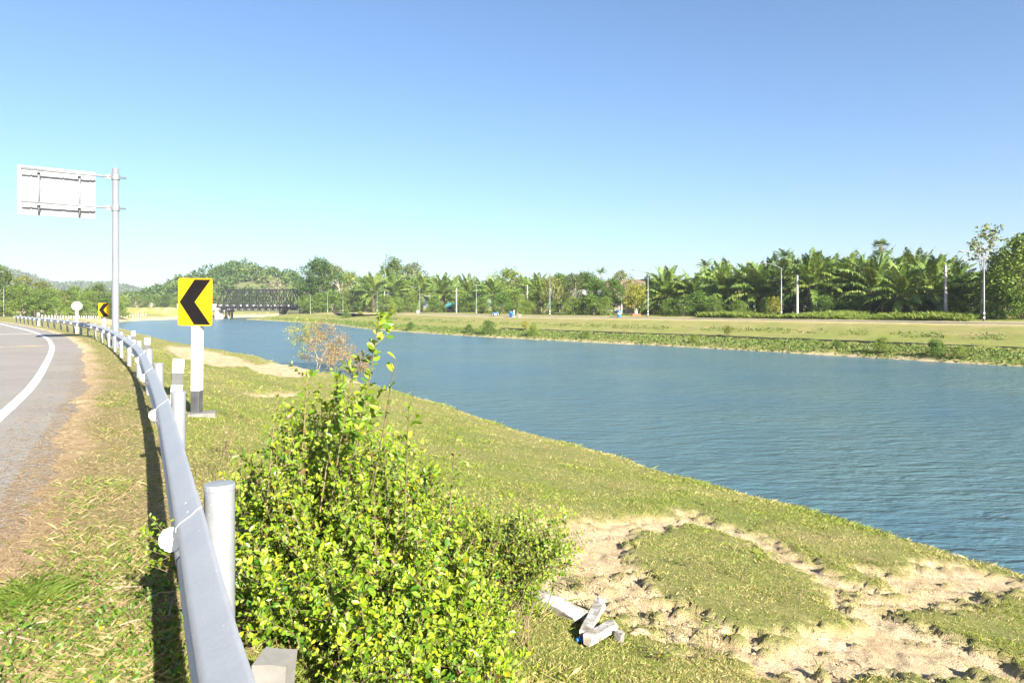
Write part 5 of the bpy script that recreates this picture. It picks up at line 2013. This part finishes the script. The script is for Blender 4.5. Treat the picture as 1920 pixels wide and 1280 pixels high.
# small weeds dotted over the near bank
for i, (px, py) in enumerate([(1060, 850), (820, 800), (760, 780), (1150, 930), (1330, 960), (1450, 1000), (1560, 1020), (1380, 1100), (1290, 1080), (980, 940), (1660, 1075), (1500, 1160), (1240, 1262), (1090, 1120), (660, 740), (1330, 1250)]):
    weed(px, py, None, .10 + .05 * (i % 4), 6, 'small leafy weed sprouting from the short turf of the near bank', ((.07, .13, .018), (.18, .22, .03)))

# ------------------------------------------------------------------ debris on the bank
def rough_block(name, a, b, w, h, m, seed, label, cat, jag=.014, parent=None, band=None):
    """broken concrete post lying from a to b"""
    rs = np.random.default_rng(seed)
    a, b = np.array(a), np.array(b)
    d = (b - a) / np.linalg.norm(b - a)
    s = np.cross(d, [0, 0, 1.0]); s /= np.linalg.norm(s); t = np.cross(s, d)
    n = 9
    V = []
    for i in range(n):
        f = i / (n - 1)
        for (p, q_) in ((-1, -1), (0, -1), (1, -1), (1, 0), (1, 1), (0, 1), (-1, 1), (-1, 0)):
            j = rs.normal(size=3) * jag * (.12 if 0 < i < n - 1 else .45)
            V.append(a + (b - a) * f + s * p * w / 2 + t * q_ * h / 2 + j)
    F = [(i * 8 + k, i * 8 + (k + 1) % 8, i * 8 + 8 + (k + 1) % 8, i * 8 + 8 + k) for i in range(n - 1) for k in range(8)]
    F += [tuple(range(8))[::-1], tuple(range(8 * n - 8, 8 * n))]
    q = MB(); q.add(V, F)
    o = q.build(name, M[m], parent)
    if label: tag(o, label, cat)
    return o


def gpt(px, py, dz=0.0):
    p = unproject([px], [py])[0]
    return np.array([p[0], p[1], gz1(*p) + dz])


def chipped_white():
    m, nt, b = mat('chipped_white', (.7, .7, .67), .75, 0, .3)
    v = pos(nt)
    f = noise(nt, v, 7, 6, .7)
    nt.links.new(ramp(nt, f, [(.46, (.42, .415, .40)), (.54, (.28, .25, .20)), (.66, (.15, .12, .09))]), b.inputs['Base Color'])
    bump(nt, b, noise(nt, v, 60, 4), .5, .002)
    return m


M['chipped'] = chipped_white()
rough_block('broken_post', gpt(905, 1092, .03), gpt(1088, 1192, .04), .15, .06, 'chipped', 1, 'long chipped white concrete post lying on the bank by the shrub', 'concrete post')
rough_block('broken_post', gpt(1096, 1228, .04), gpt(1126, 1172, .13), .07, .06, 'chipped', 2, 'short broken white post tilted up beside the long fallen post', 'concrete post', .014)
rough_block('broken_post', gpt(1100, 1240, .05), gpt(1150, 1216, .06), .07, .055, 'chipped', 3, 'short stub of white concrete post lying with its broken end up-bank', 'concrete post', .014)
p = gpt(1158, 1232)
rough_block('concrete_peg', p + np.array([0, 0, -.05]), p + np.array([.02, .02, .07]), .045, .045, 'concrete', 4, 'small grey concrete peg standing beside the broken white stub', 'peg', .008)
p = P3(516, 1240, 2.62)
rough_block('concrete_block', p + np.array([-.03, 0, -.52]), p + np.array([.0, .0, .02]), .125, .125, 'concrete', 6, 'pale concrete stub post standing under the shrub beside the rail', 'concrete block', .006)
for i, (px, py, s, lab) in enumerate(((1200, 1203, .055, 'tan rounded rock on bare soil near the broken posts'), (1188, 1213, .028, 'small pale stone beside the tan rock'), (1352, 1194, .03, 'pale stone at the edge of the turf patch'))):
    c = gpt(px, py, .01)
    rs = np.random.default_rng(400 + i)
    q = MB(); la = np.linspace(-1, 1, 6)
    q.lathe([(max(.02, math.sqrt(1 - z * z)) * s * rs.uniform(.85, 1.1), z * s * .6) for z in la], 9)
    q.v[0] = q.v[0] * (1 + rs.normal(size=(len(q.v[0]), 1)) * .07) * np.array([1.35, 1.0, 1.0])
    o = q.build('rock', M['clod'], None, smooth=True, loc=tuple(c), rz=rs.uniform(-.3, .3)); tag(o, lab, 'rock')
c = gpt(1087, 1229, .015)
q = MB(); q.tube([c + np.array([-.02, 0, 0]), c + np.array([.0, .01, .008]), c + np.array([.025, 0, .0])], [.012, .018, .01], 6)
tag(q.build('litter_scrap', M['blue_plastic']), 'tiny blue plastic scrap beside the broken posts', 'litter')


# ------------------------------------------------------------------ haze
def haze():
    q = MB(); q.box(-5400, 5400, -5400, 5400, -8, 116)
    m = bpy.data.materials.new('haze')
    m.use_nodes = True
    nt = m.node_tree
    for n in list(nt.nodes):
        if n.type == 'BSDF_PRINCIPLED': nt.nodes.remove(n)
    v = nt.nodes.new('ShaderNodeVolumePrincipled')
    v.inputs['Color'].default_value = (.80, .90, 1.0, 1)
    v.inputs['Density'].default_value = .00016
    v.inputs['Anisotropy'].default_value = 0.0
    nt.links.new(v.outputs[0], nt.nodes['Material Output'].inputs['Volume'])
    o = q.build('haze', m)
    tag(o, 'thin pale blue haze filling the air over the valley', 'haze', kind='stuff')


haze()
